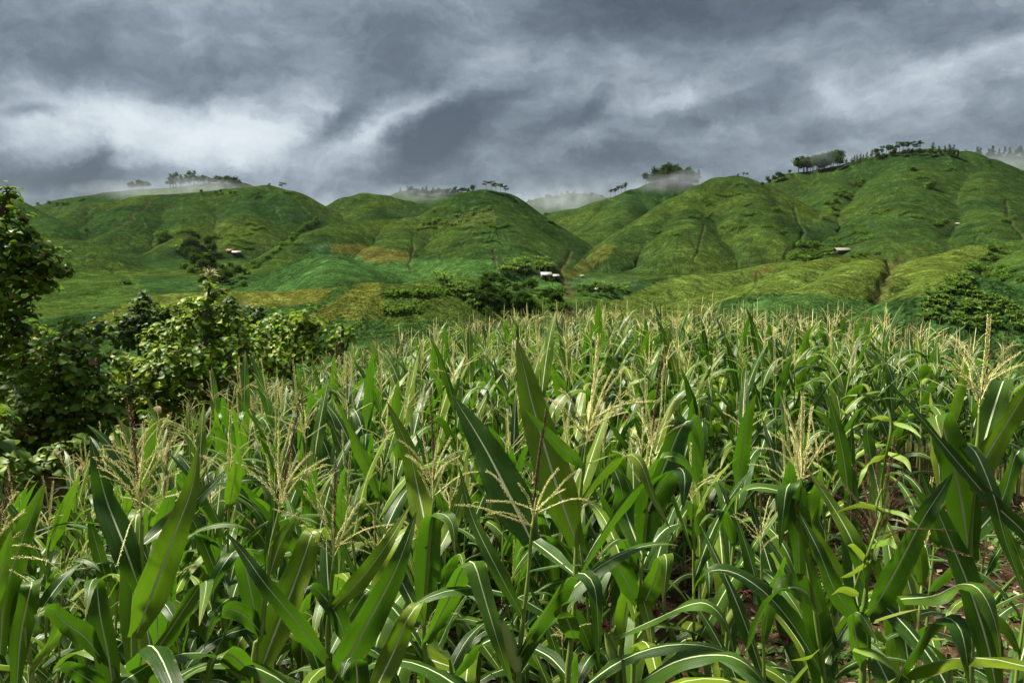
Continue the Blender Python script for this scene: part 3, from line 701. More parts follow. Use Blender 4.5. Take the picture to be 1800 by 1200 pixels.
def make_plant(seed, H, lod, kind):
    rs = random.Random(seed); root = empty('maize_plant', (0, 0, 0)); S, leaves, top, lean, az0 = plant_spec(rs, H, lod)
    sm = stalk_mesh(S); sm.tube([S[-1], S[-1] + unit(S[-1] - S[-2]) * .05], [.005, .0034], 6); sm.build('stalk', M_STALK, root)
    if lod == 0:
        for k, (C, W0, w) in enumerate(leaves):
            mb = MB(); leaf_strip(mb, C, W0, w, seed=seed * 31 + k); mb.build('leaf', M_LEAF, root)
    else:
        mb = MB()
        for k, (C, W0, w) in enumerate(leaves): leaf_strip(mb, C, W0, w, seed=seed * 31 + k, nu=5)
        mb.build('foliage', M_LEAF, root)
    up = unit(S[-1] - S[-2]); m0 = [M_TAS, M_TASG, M_TAS][kind]; m1 = [M_TAS, M_TASG, M_TASB][kind]
    mb = make_tassel(S[-1] + up * .06, up, rs, rs.uniform(.8, 1.05), rs.randint(6, 11) if lod == 0 else rs.randint(5, 9), 0 if lod == 0 else 1)
    mb.build('tassel', [m0, m1], root)
    if lod == 0 or rs.random() < .5: make_ear(root, S[4] + np.array([0, 0, .06]), az0 + 1.5, rs)
    return root
# ------------------------------------------------------------------ the large plants in front, shaped one by one
def crom(pts, n):
    pts = np.asarray(pts, float); p = np.vstack([2 * pts[0] - pts[1], pts, 2 * pts[-1] - pts[-2]]); seg = len(pts) - 1
    d = np.concatenate([[0], np.cumsum(np.linalg.norm(np.diff(pts, axis=0), axis=1) ** .6)]); d /= d[-1]
    out = []
    for t in np.linspace(0, 1, n):
        i = min(int(np.searchsorted(d, t, 'right')) - 1, seg - 1); u = (t - d[i]) / (d[i + 1] - d[i] + 1e-9)
        a, b, c, e_ = p[i], p[i + 1], p[i + 2], p[i + 3]
        out.append(.5 * ((2 * b) + (-a + c) * u + (2 * a - 5 * b + 4 * c - e_) * u * u + (-a + 3 * b - 3 * c + e_) * u ** 3))
    return np.array(out)
def hero(label, Y, stalk, leaves, tassel=None, low=4, seed=1, ear=None, kind=2, stalk_r=.011):
    rs = random.Random(seed)
    sp_ = [P(a, b, Y + (c[0] if c else 0)) for a, b, *c in stalk]
    foot = sp_[0].copy(); foot[2] = H1(foot[0], foot[1]) - .02
    foot[0] += rs.uniform(-.03, .03); foot[1] += rs.uniform(-.03, .05)
    root = empty('maize_plant', tuple(foot), label=label, cat='maize plant', group=GRP)
    S = crom(np.array([foot] + sp_), 14) - foot
    sm = stalk_mesh(S, .013, .005, 9)
    if tassel: b_ = P(*tassel[0], Y) - foot; sm.tube(np.array([S[-1], (S[-1] + b_) / 2, b_]), [.005, .0042, .0034], 7)
    sm.build('stalk', M_STALK, root)
    for k, (pts, wpx, *o) in enumerate(leaves):
        ang = rad(o[0]) if o else 0.; q = []
        for i, pt in enumerate(pts):
            yy = Y + (pt[2] if len(pt) > 2 else 0); q.append(P(pt[0], pt[1], yy))
        C = crom(q, 22) - foot; mb = MB()
        leaf_strip(mb, C, np.array([math.cos(ang), math.sin(ang), 0.15]), wpx / 1200 * Y * 1.06, fold=.26, wave=.16, seed=seed * 17 + k, nu=7)
        mb.build('leaf', M_LEAF, root)
    # lower leaves, hidden or half hidden by the ones in front
    az0 = rs.uniform(0, 6.28)
    for k in range(low):
        f = .28 + .42 * k / max(1, low); p = np.array([np.interp(f, np.linspace(0, 1, 14), S[:, i]) for i in range(3)]); az = az0 + math.pi * k + rs.uniform(-.5, .5)
        C = leaf_path(p, az, rs.uniform(.6, .85), rs.uniform(.8, 1.1), rs.uniform(1.3, 2.6), 15, 1.6, rs.uniform(-.4, .4)); mb = MB()
        leaf_strip(mb, C, np.array([-math.sin(az), math.cos(az), 0]), rs.uniform(.075, .095), seed=seed * 91 + k); mb.build('leaf', M_LEAF, root)
    if tassel:
        b, spk, tips, nb = tassel; base_ = P(b[0], b[1], Y) - foot; sk = P(spk[0], spk[1], Y + (spk[2] if len(spk) > 2 else 0)) - foot
        tp = [P(a, c, Y + (e_[0] if e_ else rs.uniform(-.08, .08))) - foot for a, c, *e_ in tips]
        mb = make_tassel(base_, sk - base_, rs, .95, nb, 0, 1.0, tips=tp, spike=sk)
        mb.build('tassel', [[M_TAS, M_TASG, M_TAS, M_TASB][kind], [M_TAS, M_TASG, M_TASB, M_TASB][kind]], root)
    if ear: make_ear(root, S[ear] , rs.uniform(0, 6.28), rs)
    return root
hero('maize plant at the lower left, two tall blades in a V under its tassel', 1.75,
     [(240, 1215), (237, 1119), (246, 1040), (249, 930)],
     [([(246, 1036), (220, 962), (188, 880, .05), (172, 820, .06), (158, 769, .08)], 54), ([(238, 1119), (268, 1040, -.04), (308, 936, -.08), (337, 858, -.06), (349, 780, -.05)], 56, 8),
      ([(236, 1215), (233, 1080, .06), (236, 960, .1), (240, 905, .14), (250, 900, .22), (258, 960, .3)], 44, 0), ([(250, 958), (285, 930, .05), (344, 880, .1), (400, 824, .16)], 34, 20),
      ([(240, 1190), (290, 1120, -.05), (330, 1060, -.1), (362, 1020, -.12), (350, 1100, -.3)], 40, 40)],
     ((249, 908), (229, 716), [(167, 806), (185, 800), (258, 762), (300, 787), (312, 830), (200, 775), (176, 822), (280, 775), (205, 990, -.15)], 7), 3, 11)
hero('lower left corner maize plant, a pale bent blade beside a dark upright one', 1.65,
     [(60, 1260), (55, 1180), (45, 1100)],
     [([(30, 1200), (36, 1120), (50, 1050), (56, 1024, .02), (50, 1028, .12), (38, 1060, .2)], 46, 0), ([(0, 1150), (10, 1040), (38, 950), (60, 895), (80, 845)], 52, 5), ([(45, 1120), (80, 1060, .05), (118, 1010, .1), (150, 985, .15)], 30, 10),
      ([(55, 1180), (100, 1100, -.1), (78, 1066, -.12), (62, 1090, -.15)], 30, 60)],
     None, 2, 12)
hero('maize plant at the left edge whose straw tassel branches arch over the corner', 1.6,
     [(-45, 1240), (-40, 1120), (-38, 1040)], [([(-38, 1150), (-10, 1050), (10, 960), (22, 900)], 44, 0), ([(-40, 1100), (0, 1010, -.1), (20, 930, -.15)], 34, 0)],
     ((-36, 1010), (20, 840), [(78, 967), (75, 988), (58, 1026, -.05), (40, 900), (5, 870), (60, 925)], 5), 2, 13)
hero('maize plant with one sharply folded blade beside the V shaped plant', 1.6,
     [(215, 1290), (205, 1220), (200, 1170)],
     [([(204, 1260), (192, 1160), (176, 1080), (169, 1020, .01), (158, 1030, -.08), (152, 1080, -.14)], 46, 0), ([(180, 1160), (150, 1120, -.03), (120, 1098, -.06), (90, 1072, -.1), (68, 1078, -.14), (70, 1100, -.16)], 36, 75), ([(195, 1220), (150, 1190, -.1), (110, 1170, -.2), (80, 1200, -.25)], 30, 80)],
     None, 1, 14)
hero('maize plant with a bushy upright tassel and thick brown leaning spike', 1.95,
     [(447, 1215), (460, 1117), (471, 1008), (478, 950)],
     [([(475, 1008), (485, 975), (500, 940), (529, 898)], 32, 0), ([(450, 1200), (480, 1120, .03), (512, 1040, .06), (536, 975, .08), (550, 935, .1), (568, 932, .16), (580, 950, .24)], 60, 0),
      ([(460, 1117), (445, 1060), (430, 990), (418, 966, -.05), (398, 985, -.1), (372, 1030, -.14), (350, 1085, -.18)], 38, 35), ([(458, 1112), (435, 1085, -.05), (405, 1070, -.1), (380, 1085, -.15), (362, 1130, -.2)], 34, 70),
      ([(470, 1010), (482, 900, .05), (480, 850, .05)], 22, 0), ([(449, 1190), (405, 1150, -.1), (375, 1160, -.2), (360, 1220, -.2)], 34, 60)],
     ((490, 900), (527, 702), [(487, 760), (475, 770), (575, 804), (440, 832), (545, 795), (462, 800), (505, 750), (560, 815), (520, 760)], 6), 3, 15, kind=2)
hero('maize plant with a nearly black tassel spike and a long blade crossing left', 1.9,
     [(577, 1215), (579, 1075), (585, 1000)],
     [([(576, 1162), (520, 1090, -.1), (465, 1024, -.12), (430, 975, -.1), (396, 933, -.08)], 34, 10), ([(583, 1071), (640, 1010, -.05), (684, 950, -.05), (722, 886, -.02)], 34, -5),
      ([(577, 1210), (632, 1120, -.12), (684, 1025, -.15), (710, 965, -.15), (733, 896, -.12)], 54, 0), ([(612, 1135, .02), (592, 1080), (566, 1044), (545, 1028, -.02), (533, 1048, -.05)], 34, 40),
      ([(578, 1150), (610, 1090, .1), (645, 1040, .15), (660, 1060, .2), (664, 1100, .25)], 30, 30)],
     ((586, 985), (590, 812), [(533, 867), (642, 879), (646, 962), (525, 925), (650, 905), (560, 880), (620, 890)], 5), 3, 16)
hero('maize plant with wide open tassel of few arching branches and one dark spike', 2.0,
     [(912, 1215), (912, 1160), (920, 1085), (928, 1020), (933, 950)],
     [([(935, 952), (902, 884, .03), (852, 786, .08), (795, 693, .14)], 76, 0), ([(917, 1080), (872, 996), (830, 908, .05), (806, 815, .1)], 27, 10), ([(912, 1155), (948, 1095, -.05), (992, 1030, -.08), (1020, 1006, -.1), (1044, 1028, -.14), (1051, 1090, -.16), (1052, 1172, -.16)], 44, 25),
      ([(928, 1003), (975, 994, -.1), (1030, 992, -.2)], 9, 80)],
     ((935, 928), (962, 720), [(795, 888), (850, 828), (1057, 886), (980, 825), (1020, 830), (858, 880), (990, 860), (915, 850)], 1), 3, 17, ear=7)
hero('maize plant with a hooked blade just left of the wide open tassel', 2.2,
     [(750, 1215), (744, 1125), (752, 1000), (760, 900)],
     [([(744, 1090), (750, 1000), (758, 915), (775, 902, -.02), (795, 920, -.06), (800, 975, -.1)], 46, 10), ([(748, 1130), (790, 1050, -.1), (812, 1000, -.15), (832, 988, -.2), (852, 1050, -.25), (876, 1130, -.3), (905, 1215, -.3)], 46, 20),
      ([(752, 1000), (790, 930, .1), (815, 860, .15), (820, 800, .2)], 30, 0), ([(755, 960), (735, 860, .1), (718, 790, .12), (680, 705, .15)], 44, 0), ([(746, 1100), (700, 1010, .1), (690, 990, .1), (672, 1040, 0)], 32, 50)],
     ((762, 880), (755, 676), [(740, 760), (790, 770), (715, 800), (800, 800), (775, 755)], 6), 3, 18)
hero('tallest central maize plant, blade pointing straight up beside a thick tan tassel', 2.1,
     [(997, 1215), (1008, 1110), (1013, 960), (1020, 870), (1029, 800)],
     [([(1015, 957), (982, 864), (940, 725, .04), (922, 650, .06), (908, 594, .08)], 66, 0), ([(1025, 820), (985, 784, -.05), (922, 718, -.1)], 24, 10), ([(1028, 815), (1070, 800, -.05), (1125, 783, -.08)], 20, 20),
      ([(1020, 1005), (1060, 940), (1100, 880), (1135, 835), (1158, 808, .02), (1185, 802, .05), (1212, 820, .1), (1228, 862, .12)], 36, 40), ([(1020, 880), (1060, 830), (1100, 800), (1125, 812, -.05), (1150, 876, -.08), (1180, 932, -.1)], 30, 30),
      ([(1010, 1125), (998, 1090, -.1), (985, 1070, -.18), (1012, 1050, -.25)], 34, 0), ([(1000, 1190), (960, 1150, .1), (900, 1130, .2), (860, 1160, .3)], 36, 80), ([(1012, 1010), (950, 960, .2), (900, 930, .3), (860, 950, .35)], 34, 60)],
     ((1030, 782), (1053, 590), [(1095, 645), (1080, 650), (1150, 705), (1090, 720), (955, 700), (985, 685), (1120, 700), (1000, 750), (1062, 640)], 4), 3, 19, kind=0)
hero('maize plant with a broad folded dark blade right of the tallest plant', 2.6,
     [(1112, 1215), (1120, 1075), (1131, 970), (1142, 830)],
     [([(1129, 967), (1142, 888), (1175, 838), (1194, 822, -.03), (1204, 840, -.08), (1200, 895, -.12)], 60, 10), ([(1135, 900), (1172, 810, .05), (1198, 750, .08), (1216, 740, .1), (1229, 764, .12), (1236, 818, .12)], 44, 10),
      ([(1118, 1090), (1150, 1020, -.05), (1165, 975, -.1), (1172, 990, -.15), (1165, 1060, -.2)], 42, 10), ([(1130, 980), (1100, 900, .1), (1090, 850, .1), (1068, 800, .15)], 40, 0), ([(1120, 1060), (1090, 1000, -.05), (1070, 985, -.1), (1050, 1030, -.15)], 42, 30)],
     ((1144, 802), (1168, 612), [(1115, 640), (1175, 640), (1100, 690), (1190, 700), (1130, 660), (1180, 735)], 6), 4, 20, ear=6)
hero('low maize plant by the bare soil, pale blades arching at the bottom edge', 2.0,
     [(1105, 1300), (1100, 1215), (1095, 1160)],
     [([(1080, 1120), (1150, 1088, -.05), (1212, 1062, -.08), (1246, 1062, -.1), (1276, 1095, -.12), (1292, 1155, -.15)], 42, 50), ([(1100, 1215), (1180, 1165, -.1), (1255, 1150, -.15), (1310, 1165, -.2), (1370, 1230, -.2)], 52, 65)],
     None, 2, 21)
hero('maize plant with blades arching far to the left over the bare soil', 2.15,
     [(1450, 1260), (1440, 1130), (1425, 1020), (1405, 905)],
     [([(1440, 1080), (1417, 1040), (1386, 1032, -.04), (1356, 1052, -.08), (1332, 1090, -.12), (1308, 1155, -.15)], 48, 40), ([(1405, 880), (1367, 862), (1328, 857), (1296, 872), (1268, 920), (1246, 977)], 32, 55), ([(1455, 1200), (1402, 1110), (1350, 1046), (1296, 1008), (1252, 1002), (1226, 1025), (1214, 1060)], 44, 50),
      ([(1484, 1017), (1442, 966), (1400, 904), (1378, 870), (1362, 840)], 34, 0), ([(1405, 1010), (1402, 920), (1396, 856), (1384, 856, -.04), (1376, 910, -.08), (1371, 965, -.1)], 44, 10), ([(1450, 1240), (1438, 1120, .05), (1420, 1020, .05), (1385, 900, .05)], 60, 0),
      ([(1445, 1150), (1500, 1080, .1), (1530, 1040, .1), (1540, 1090, .05)], 34, 30)],
     ((1409, 855), (1412, 700), [(1400, 690), (1385, 720), (1440, 760), (1430, 715), (1370, 760)], 6), 3, 22, kind=0)
hero('maize plant overgrown by a climbing vine, with a dense brown tassel', 1.85,
     [(1515, 1230), (1515, 1120), (1522, 1035), (1532, 975)],
     [([(1522, 1092), (1566, 1018, -.05), (1617, 921, -.06), (1648, 872, -.05), (1676, 829, -.04)], 52, 0), ([(1525, 1030), (1500, 955), (1464, 890, .05), (1417, 820, .1)], 32, 0), ([(1492, 870, .1), (1482, 800, .1), (1470, 745, .1), (1454, 686, .1)], 28, 0),
      ([(1518, 1150), (1500, 1000, .1), (1495, 880, .15), (1498, 740, .2)], 44, 0), ([(1516, 1170), (1500, 1090, -.1), (1512, 1078, -.15), (1545, 1130, -.2)], 36, 20), ([(1520, 1100), (1470, 1040, -.05), (1440, 970, -.05), (1405, 900, 0)], 34, 0),
      ([(1530, 990), (1545, 880, .1), (1530, 800, .15), (1525, 750, .16), (1545, 742, .2)], 36, 0)],
     ((1532, 970), (1574, 770), [(1590, 830), (1500, 820), (1610, 890), (1478, 850), (1702, 976, -.1), (1545, 790), (1520, 800), (1600, 870), (1490, 880), (1560, 800), (1490, 900), (1580, 860)], 8), 3, 23, kind=3)
hero('maize plant at the lower right corner with two wide blades arching down', 1.75,
     [(1672, 1290), (1672, 1210), (1668, 1150)],
     [([(1570, 1215), (1600, 1150), (1636, 1098), (1662, 1084, -.02), (1688, 1104, -.06), (1700, 1160, -.1), (1704, 1215, -.1)], 62, 30), ([(1583, 1052), (1640, 1046), (1688, 1026), (1722, 1036, -.04), (1750, 1095, -.08), (1762, 1190, -.1)], 56, 30),
      ([(1752, 1215, .1), (1735, 1130, .1), (1704, 1033, .12), (1667, 942, .14), (1640, 880, .15), (1617, 823, .16)], 56, 0)],
     None, 2, 24)
hero('maize plant at the right edge, tall tan tassel above a square folded blade', 2.05,
     [(1705, 1215), (1704, 1000), (1712, 850), (1720, 760)],
     [([(1704, 985), (1690, 880), (1668, 790), (1655, 738), (1645, 732, -.03), (1655, 770, -.12)], 66, 0), ([(1712, 860), (1733, 804), (1767, 748), (1796, 700), (1835, 635)], 46, 0), ([(1715, 830), (1740, 740, .08), (1758, 684, .12), (1766, 670, .18), (1772, 700, .28)], 46, 0),
      ([(1700, 800), (1694, 780), (1716, 796, -.05), (1746, 868, -.1), (1768, 950, -.12), (1810, 1065, -.15)], 38, 20), ([(1860, 1010, -.1), (1800, 935, -.1), (1740, 878, -.1), (1680, 808, -.08), (1630, 748, -.05), (1548, 656, 0)], 27, 0),
      ([(1704, 950), (1760, 880, .1), (1785, 800, .15), (1805, 800, .2), (1798, 870, .2)], 44, 20), ([(1708, 940), (1660, 960, .1), (1640, 900, .1), (1600, 850, .1)], 36, 0)],
     ((1722, 714), (1739, 556), [(1650, 625), (1632, 640), (1790, 620), (1802, 642), (1700, 620), (1755, 640), (1770, 650), (1690, 660)], 4), 3, 25, kind=0)
hero('maize plant at the bottom centre with a dark trough shaped blade pointing right', 2.3,
     [(810, 1300), (800, 1215), (790, 1160)],
     [([(790, 1170), (730, 1150), (700, 1150, -.05), (660, 1200, -.1)], 46, 40), ([(800, 1200), (760, 1140, .1), (720, 1120, .15), (690, 1150, .2)], 40, 50), ([(795, 1190), (850, 1130, .1), (900, 1125, .15), (950, 1180, .2)], 44, 50)], None, 3, 26)
hero('low maize plant at the bottom edge with a small bent blade', 1.7,
     [(640, 1300), (635, 1240), (630, 1215)], [([(628, 1260), (628, 1190), (624, 1160), (612, 1158, -.06), (600, 1190, -.1)], 48, 0), ([(640, 1250), (690, 1150, .05), (715, 1090, .05), (740, 1060, .08), (745, 1100, .1)], 44, 0)], None, 2, 27)
# ------------------------------------------------------------------ the field
FIELD = [(-3.3, 2.4), (-3.9, 5), (-4.2, 6.5), (-4.0, 8), (-3.6, 10), (-3.1, 12.6), (-1.3, 15), (2, 16.3), (6.5, 15.5), (9.6, 13.5), (10.2, 9), (6.2, 8.2), (4.7, 8.0), (4.3, 6.0), (3.5, 5.0), (3.4, 3.0), (2.6, 2.3)]
BARE = [(.5, 3.9), (1.3, 3.4), (2.6, 3.0), (3.6, 3.2), (4.8, 5.2), (4.8, 7.4), (3.2, 6.2), (1.7, 5.2), (.7, 5.0)]
def inp(x, y, poly):
    c = False; n = len(poly)
    for i in range(n):
        x1, y1 = poly[i]; x2, y2 = poly[(i + 1) % n]
        if (y1 > y) != (y2 > y) and x < (x2 - x1) * (y - y1) / (y2 - y1) + x1: c = not c
    return c
rs = random.Random(42); spots = []
gy = 2.3
row = 0
while gy < 17:
    gx = -5 + (row % 2) * .2
    while gx < 11:
        x, y = gx + rs.uniform(-.15, .15), gy + rs.uniform(-.15, .15); gx += .31 if y < 4.6 else .38
        if not inp(x, y, FIELD) or (inp(x, y, BARE) and rs.random() < .93): continue
        if y < 2.9 and rs.random() < .5: continue
        if abs(x) / y > .80: continue
        spots.append((x, y))
    gy += .32 if gy < 4.6 else .41; row += 1
spots.sort(key=lambda p: math.hypot(*p))
NIND = 300 - 17
near_protos = [make_plant(100 + i, 2.13 + .05 * (i % 5), 0, (0, 2, 1, 2, 0, 0)[i % 6]) for i in range(6)]
mid_protos = [make_plant(200 + i, 2.15 + .05 * (i % 5), 1, (0, 0, 1, 2, 0, 1, 0)[i % 7]) for i in range(7)]
KINDOF = {q.name: (0, 2, 1, 2, 0, 0)[i % 6] for i, q in enumerate(near_protos)}; KINDOF.update({q.name: (0, 0, 1, 2, 0, 1, 0)[i % 7] for i, q in enumerate(mid_protos)})
for pr in near_protos + mid_protos: KIDS[pr.name] = [c for c in pr.children]
for k in list(near_protos + mid_protos):
    for c in k.children: KIDS[c.name] = list(c.children)
used = set()
ORD = ('first', 'second', 'third', 'fourth', 'fifth', 'sixth', 'seventh', 'eighth', 'ninth', 'tenth', 'eleventh', 'twelfth')
SIDES = ((60, 'at the left edge'), (160, 'below the rounded dark tree'), (240, 'right behind the V shaped plant'), (330, 'below the yellow green shrub'), (430, 'below the pointed tree'), (520, 'below the low rounded tree'), (600, 'behind the leaning brown spike'),
         (680, 'below the leafy sapling'), (760, 'below the low mound'), (840, 'below the banana slope'), (920, 'left of the tallest plant'), (980, 'below the long farmhouse'), (1050, 'right behind the tallest plant'), (1130, 'below the small shed'),
         (1210, 'behind the folded dark blade'), (1290, 'below the right of centre cone'), (1370, 'left of the dense brown tassel'), (1450, 'below the low bright spur'), (1530, 'below the thatched hut'), (1610, 'below the gully mouth'), (1690, 'below the near leafy mound'), (9999, 'by the right edge'))
def zone_label(x, y, k):
    px = 900 + 1200 * x / y; look = ('straw tasselled', 'greenish tasselled', 'brown spiked')[k]
    side = next(t for lim, t in SIDES if px < lim)
    return '%s maize plant %s, %s rank back' % (look, side, ORD[min(11, max(0, int((y - 2.3) / .7)))])
rest = []
for i, (x, y) in enumerate(spots):
    if i >= NIND: rest.append((x, y)); continue
    pool = near_protos if y < 4.2 else mid_protos; pr = pool[rs.randrange(len(pool))]
    if pr.name in used: o = copy_tree(pr)
    else:
        free = [q for q in pool if q.name not in used]; pr = free[0]; used.add(pr.name); o = pr
    s = rs.uniform(.90, 1.06) * (rs.choice((.72, .80, .92)) if y < 3.2 else rs.choice((.78, .95, 1)) if y < 4.6 else 1)
    o.location = (x, y, H1(x, y) - .02); o.rotation_euler = (rs.uniform(-.06, .06), rs.uniform(-.06, .06), rs.uniform(0, 6.28)); o.scale = (s,) * 3
    tag(o, zone_label(x, y, KINDOF[pr.name]), 'maize plant', GRP)
groups_ = {}
for o in bpy.data.objects:
    if o.get('category') == 'maize plant': groups_.setdefault(o['label'], []).append(o)
for lb_, os_ in groups_.items():
    if len(os_) < 2: continue
    os_.sort(key=lambda o: o.location.x / o.location.y)
    nm = {2: ('left hand', 'right hand'), 3: ('left hand', 'middle', 'right hand')}.get(len(os_))
    if nm:
        for o, t in zip(os_, nm): o['label'] = t + ' ' + lb_
# the farther plants, past the first three hundred
far = MB(); far_var = []
for i in range(10):
    r2 = random.Random(300 + i); S, leaves, top, lean, az0 = plant_spec(r2, 2.2, 2); m = MB()
    for k, (C, W0, w) in enumerate(leaves): leaf_strip(m, C, W0, w, seed=i * 31 + k, nu=3, mi=0)
    m.tube(S[[0, 3, 6, 8]], [.012, .011, .008, .005], 4, 1)
    tm = make_tassel(S[-1] + np.array([0, 0, .04]), (0, 0, 1), r2, r2.uniform(.9, 1.1), r2.randint(5, 8), 2)
    for (v, (f, _), u) in zip(tm.v, tm.f, tm.uv): m.add(v, f - f.min(), u, 2 if i % 3 else 3)
    far_var.append((np.concatenate(m.v), [(f, k) for f, k in m.f], np.concatenate(m.uv)))
for x, y in rest:
    v, fs, uvv = far_var[rs.randrange(10)]; a = rs.uniform(0, 6.28); s = rs.uniform(.9, 1.07)
    ca, sa = math.cos(a) * s, math.sin(a) * s
    w = np.stack([v[:, 0] * ca - v[:, 1] * sa + x, v[:, 0] * sa + v[:, 1] * ca + y, v[:, 2] * s + H1(x, y) - .02], 1)
    n0 = far.n; far.v.append(w); far.uv.append(uvv); far.n += len(w)
    for f, k in fs: far.f.append((f + n0, k))
far.build('maize_rows', [M_LEAF, M_STALK, M_TAS, M_TASB], label='dense far rows of maize with pale tassels at the crest of the field', cat='maize', kind='stuff')
print('spots', len(spots), 'rest', len(rest))
# ------------------------------------------------------------------ broad leaved trees at the left
def tree_leaf_mat(name, cols, tip=None, transf=.36, rough=.5, spec=.25, tcol=(.20, .34, .02)):
    M = Mat(name); geo = M.n('ShaderNodeNewGeometry'); oi = M.n('ShaderNodeObjectInfo'); k = len(cols)
    r = geo.outputs['Random Per Island']; n = M.noise(geo.outputs['Position'], 2.2, 2)
    f = M.math('ADD', M.math('MULTIPLY', r, .7), M.math('MULTIPLY', n, .35))
    c = M.ramp(f, [(.05 + .9 * i / (k - 1), cols[i]) for i in range(k)])
    if tip is not None: c = M.mix(M.mapr(M.math('FRACT', M.math('MULTIPLY', r, 17.3)), .95, .96, 0, .85), c, tip)
    return M.bsdf(c, rough, spec, trans=M.mix(.55, c, tcol), transf=transf)
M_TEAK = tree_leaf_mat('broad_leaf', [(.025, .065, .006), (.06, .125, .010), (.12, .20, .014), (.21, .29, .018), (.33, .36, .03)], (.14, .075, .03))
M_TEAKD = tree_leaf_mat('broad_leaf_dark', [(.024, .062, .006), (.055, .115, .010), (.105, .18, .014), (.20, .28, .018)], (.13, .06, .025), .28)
M_YEL = tree_leaf_mat('yellow_leaf', [(.05, .10, .012), (.12, .18, .018), (.24, .26, .03), (.30, .30, .05)])
M_BARK = simple_mat('bark', [(.035, .025, .018), (.075, .058, .042), (.13, .105, .08)], 8, .9)
M_FLOW = simple_mat('flower_spray', [(.30, .28, .12), (.5, .46, .26)], 40, .8)
def leaf_cloud(mb, Cn, Nn, size, rs_np, fold=.22, asp=.78, droop=.22):
    """many ovate leaves, each with its own midrib fold and drooping tip"""
    n = len(Cn); a = rs_np.uniform(0, 6.283, n); h = np.stack([np.cos(a), np.sin(a), rs_np.uniform(-.7, .25, n)], 1)
    D = unit(h + .5 * Nn * [1, 1, 0]); S = unit(np.cross(D, unit(Nn + .4 * rs_np.normal(size=(n, 3)) + [0, 0, .6]))); U = np.cross(S, D)
    s = size * rs_np.uniform(.5, 1.05, n)[:, None]
    w = s * asp * .5
    pts = []
    for t, ww, dz in ((0, .45, 0), (.22, 1.0, .04), (.55, 1.0, .03), (.84, .6, -droop * .35), (1.0, .04, -droop)):
        mid = Cn + D * s * t + U * s * dz
        pts += [mid - S * w * ww + U * w * fold * ww, mid, mid + S * w * ww + U * w * fold * ww]
    V = np.stack(pts, 1)      
    F = []
    for r_ in range(4):
        b = r_ * 3; F += [[b, b + 1, b + 4, b + 3], [b + 1, b + 2, b + 5, b + 4]]
    F = (np.array(F)[None] + (np.arange(n) * 15)[:, None, None]).reshape(-1, 4)
    mb.add(V.reshape(-1, 3), F)
def broad_tree(name, label, Y, blobs, mat, lsize, dens, trunk_px, seed, group=None, flower=None, cat='tree', zsq=1.0):
    rn = np.random.RandomState(seed); rs = random.Random(seed)
    tb = P(trunk_px, 600, Y); gzv = H1(tb[0], tb[1]); base = np.array([tb[0], tb[1], gzv - .1])
    root = empty(name, tuple(base), label=label, cat=cat, group=group)
    cen = []
    for px, py, r, *o in blobs:
        R_ = r / 1200 * Y; c = P(px, py, Y + (o[0] if o else rn.uniform(-.5, .5) * R_ * 1.6)) - base; cen.append((c, R_))
    low = min(c[2] for c, _ in cen); topc = max(cen, key=lambda q: q[0][2])
    mb = MB(); tr = crom([[0, 0, 0], [.05, .05, max(.4, low * .5)], [topc[0][0] * .5, topc[0][1] * .5, (low + topc[0][2]) / 2], topc[0]], 14)
    mb.tube(tr, np.linspace(.09, .02, 14) * (Y / 10) ** .3, 8); mb.build('trunk', M_BARK, root)
    lb = MB(); cr = MB()
    for c, R_ in cen:
        j = min(13, max(2, int(np.argmin(np.abs(tr[:, 2] - (c[2] - R_ * .9)))))); st_ = tr[j]
        lb.tube(crom([st_, (st_ + c) / 2 + np.array([0, 0, -.08]), c], 6), np.linspace(.032, .012, 6), 5)
        for _ in range(5):
            e_ = c + unit(rn.normal(size=3)) * R_ * .9; lb.tube(crom([c, (c + e_) / 2 + [0, 0, .03], e_], 4), [.011, .009, .006, .003], 4)
        n = int(dens * 2.6 * (R_ / lsize) ** 2)
        d = unit(rn.normal(size=(n, 3)))
        rad_ = R_ * (1 - .55 * rn.uniform(0, 1, n) ** 1.7)[:, None] * (1 + .25 * rn.normal(size=(n, 1)) * .5)
        # leaves gather in small tufts with gaps between
        nt_ = max(6, n // 9); tc_ = unit(rn.normal(size=(nt_, 3))); k = rn.randint(0, nt_, n); d = unit(tc_[k] + .20 * rn.normal(size=(n, 3)))
        leaf_cloud(cr, c + d * rad_ * [1, 1, zsq], unit(d + [0, 0, .5]), lsize, rn)
    lb.build('branches', M_BARK, root); cr.build('crown', mat, root)
    if flower:
        fb = MB(); f = P(flower[0], flower[1], Y) - base
        for k in range(60):
            a = rs.uniform(0, 6.28); q = leaf_path(f, a, rs.uniform(.06, .17), rs.uniform(.2, 1.4), .5, 4); fb.tube(q, [.003, .004, .007, .002], 3)
        fb.build('flower_spray', M_FLOW, root)
    return root
TG = 'leafy trees beside the maize field'
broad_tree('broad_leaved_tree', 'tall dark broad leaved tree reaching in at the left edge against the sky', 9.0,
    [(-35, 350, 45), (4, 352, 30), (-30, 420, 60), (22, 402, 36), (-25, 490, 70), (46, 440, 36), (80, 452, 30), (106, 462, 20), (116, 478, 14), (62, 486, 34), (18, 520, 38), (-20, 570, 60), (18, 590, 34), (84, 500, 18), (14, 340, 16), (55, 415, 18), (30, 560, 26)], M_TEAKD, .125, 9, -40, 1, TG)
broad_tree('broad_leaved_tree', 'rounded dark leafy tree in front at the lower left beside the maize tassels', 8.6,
    [(130, 602, 38), (100, 645, 55), (160, 640, 46), (60, 690, 64), (128, 705, 70), (188, 700, 46), (30, 750, 60), (95, 770, 60), (160, 762, 44), (40, 800, 40), (205, 745, 34), (120, 795, 40)], M_TEAKD, .125, 9, 110, 2, TG)
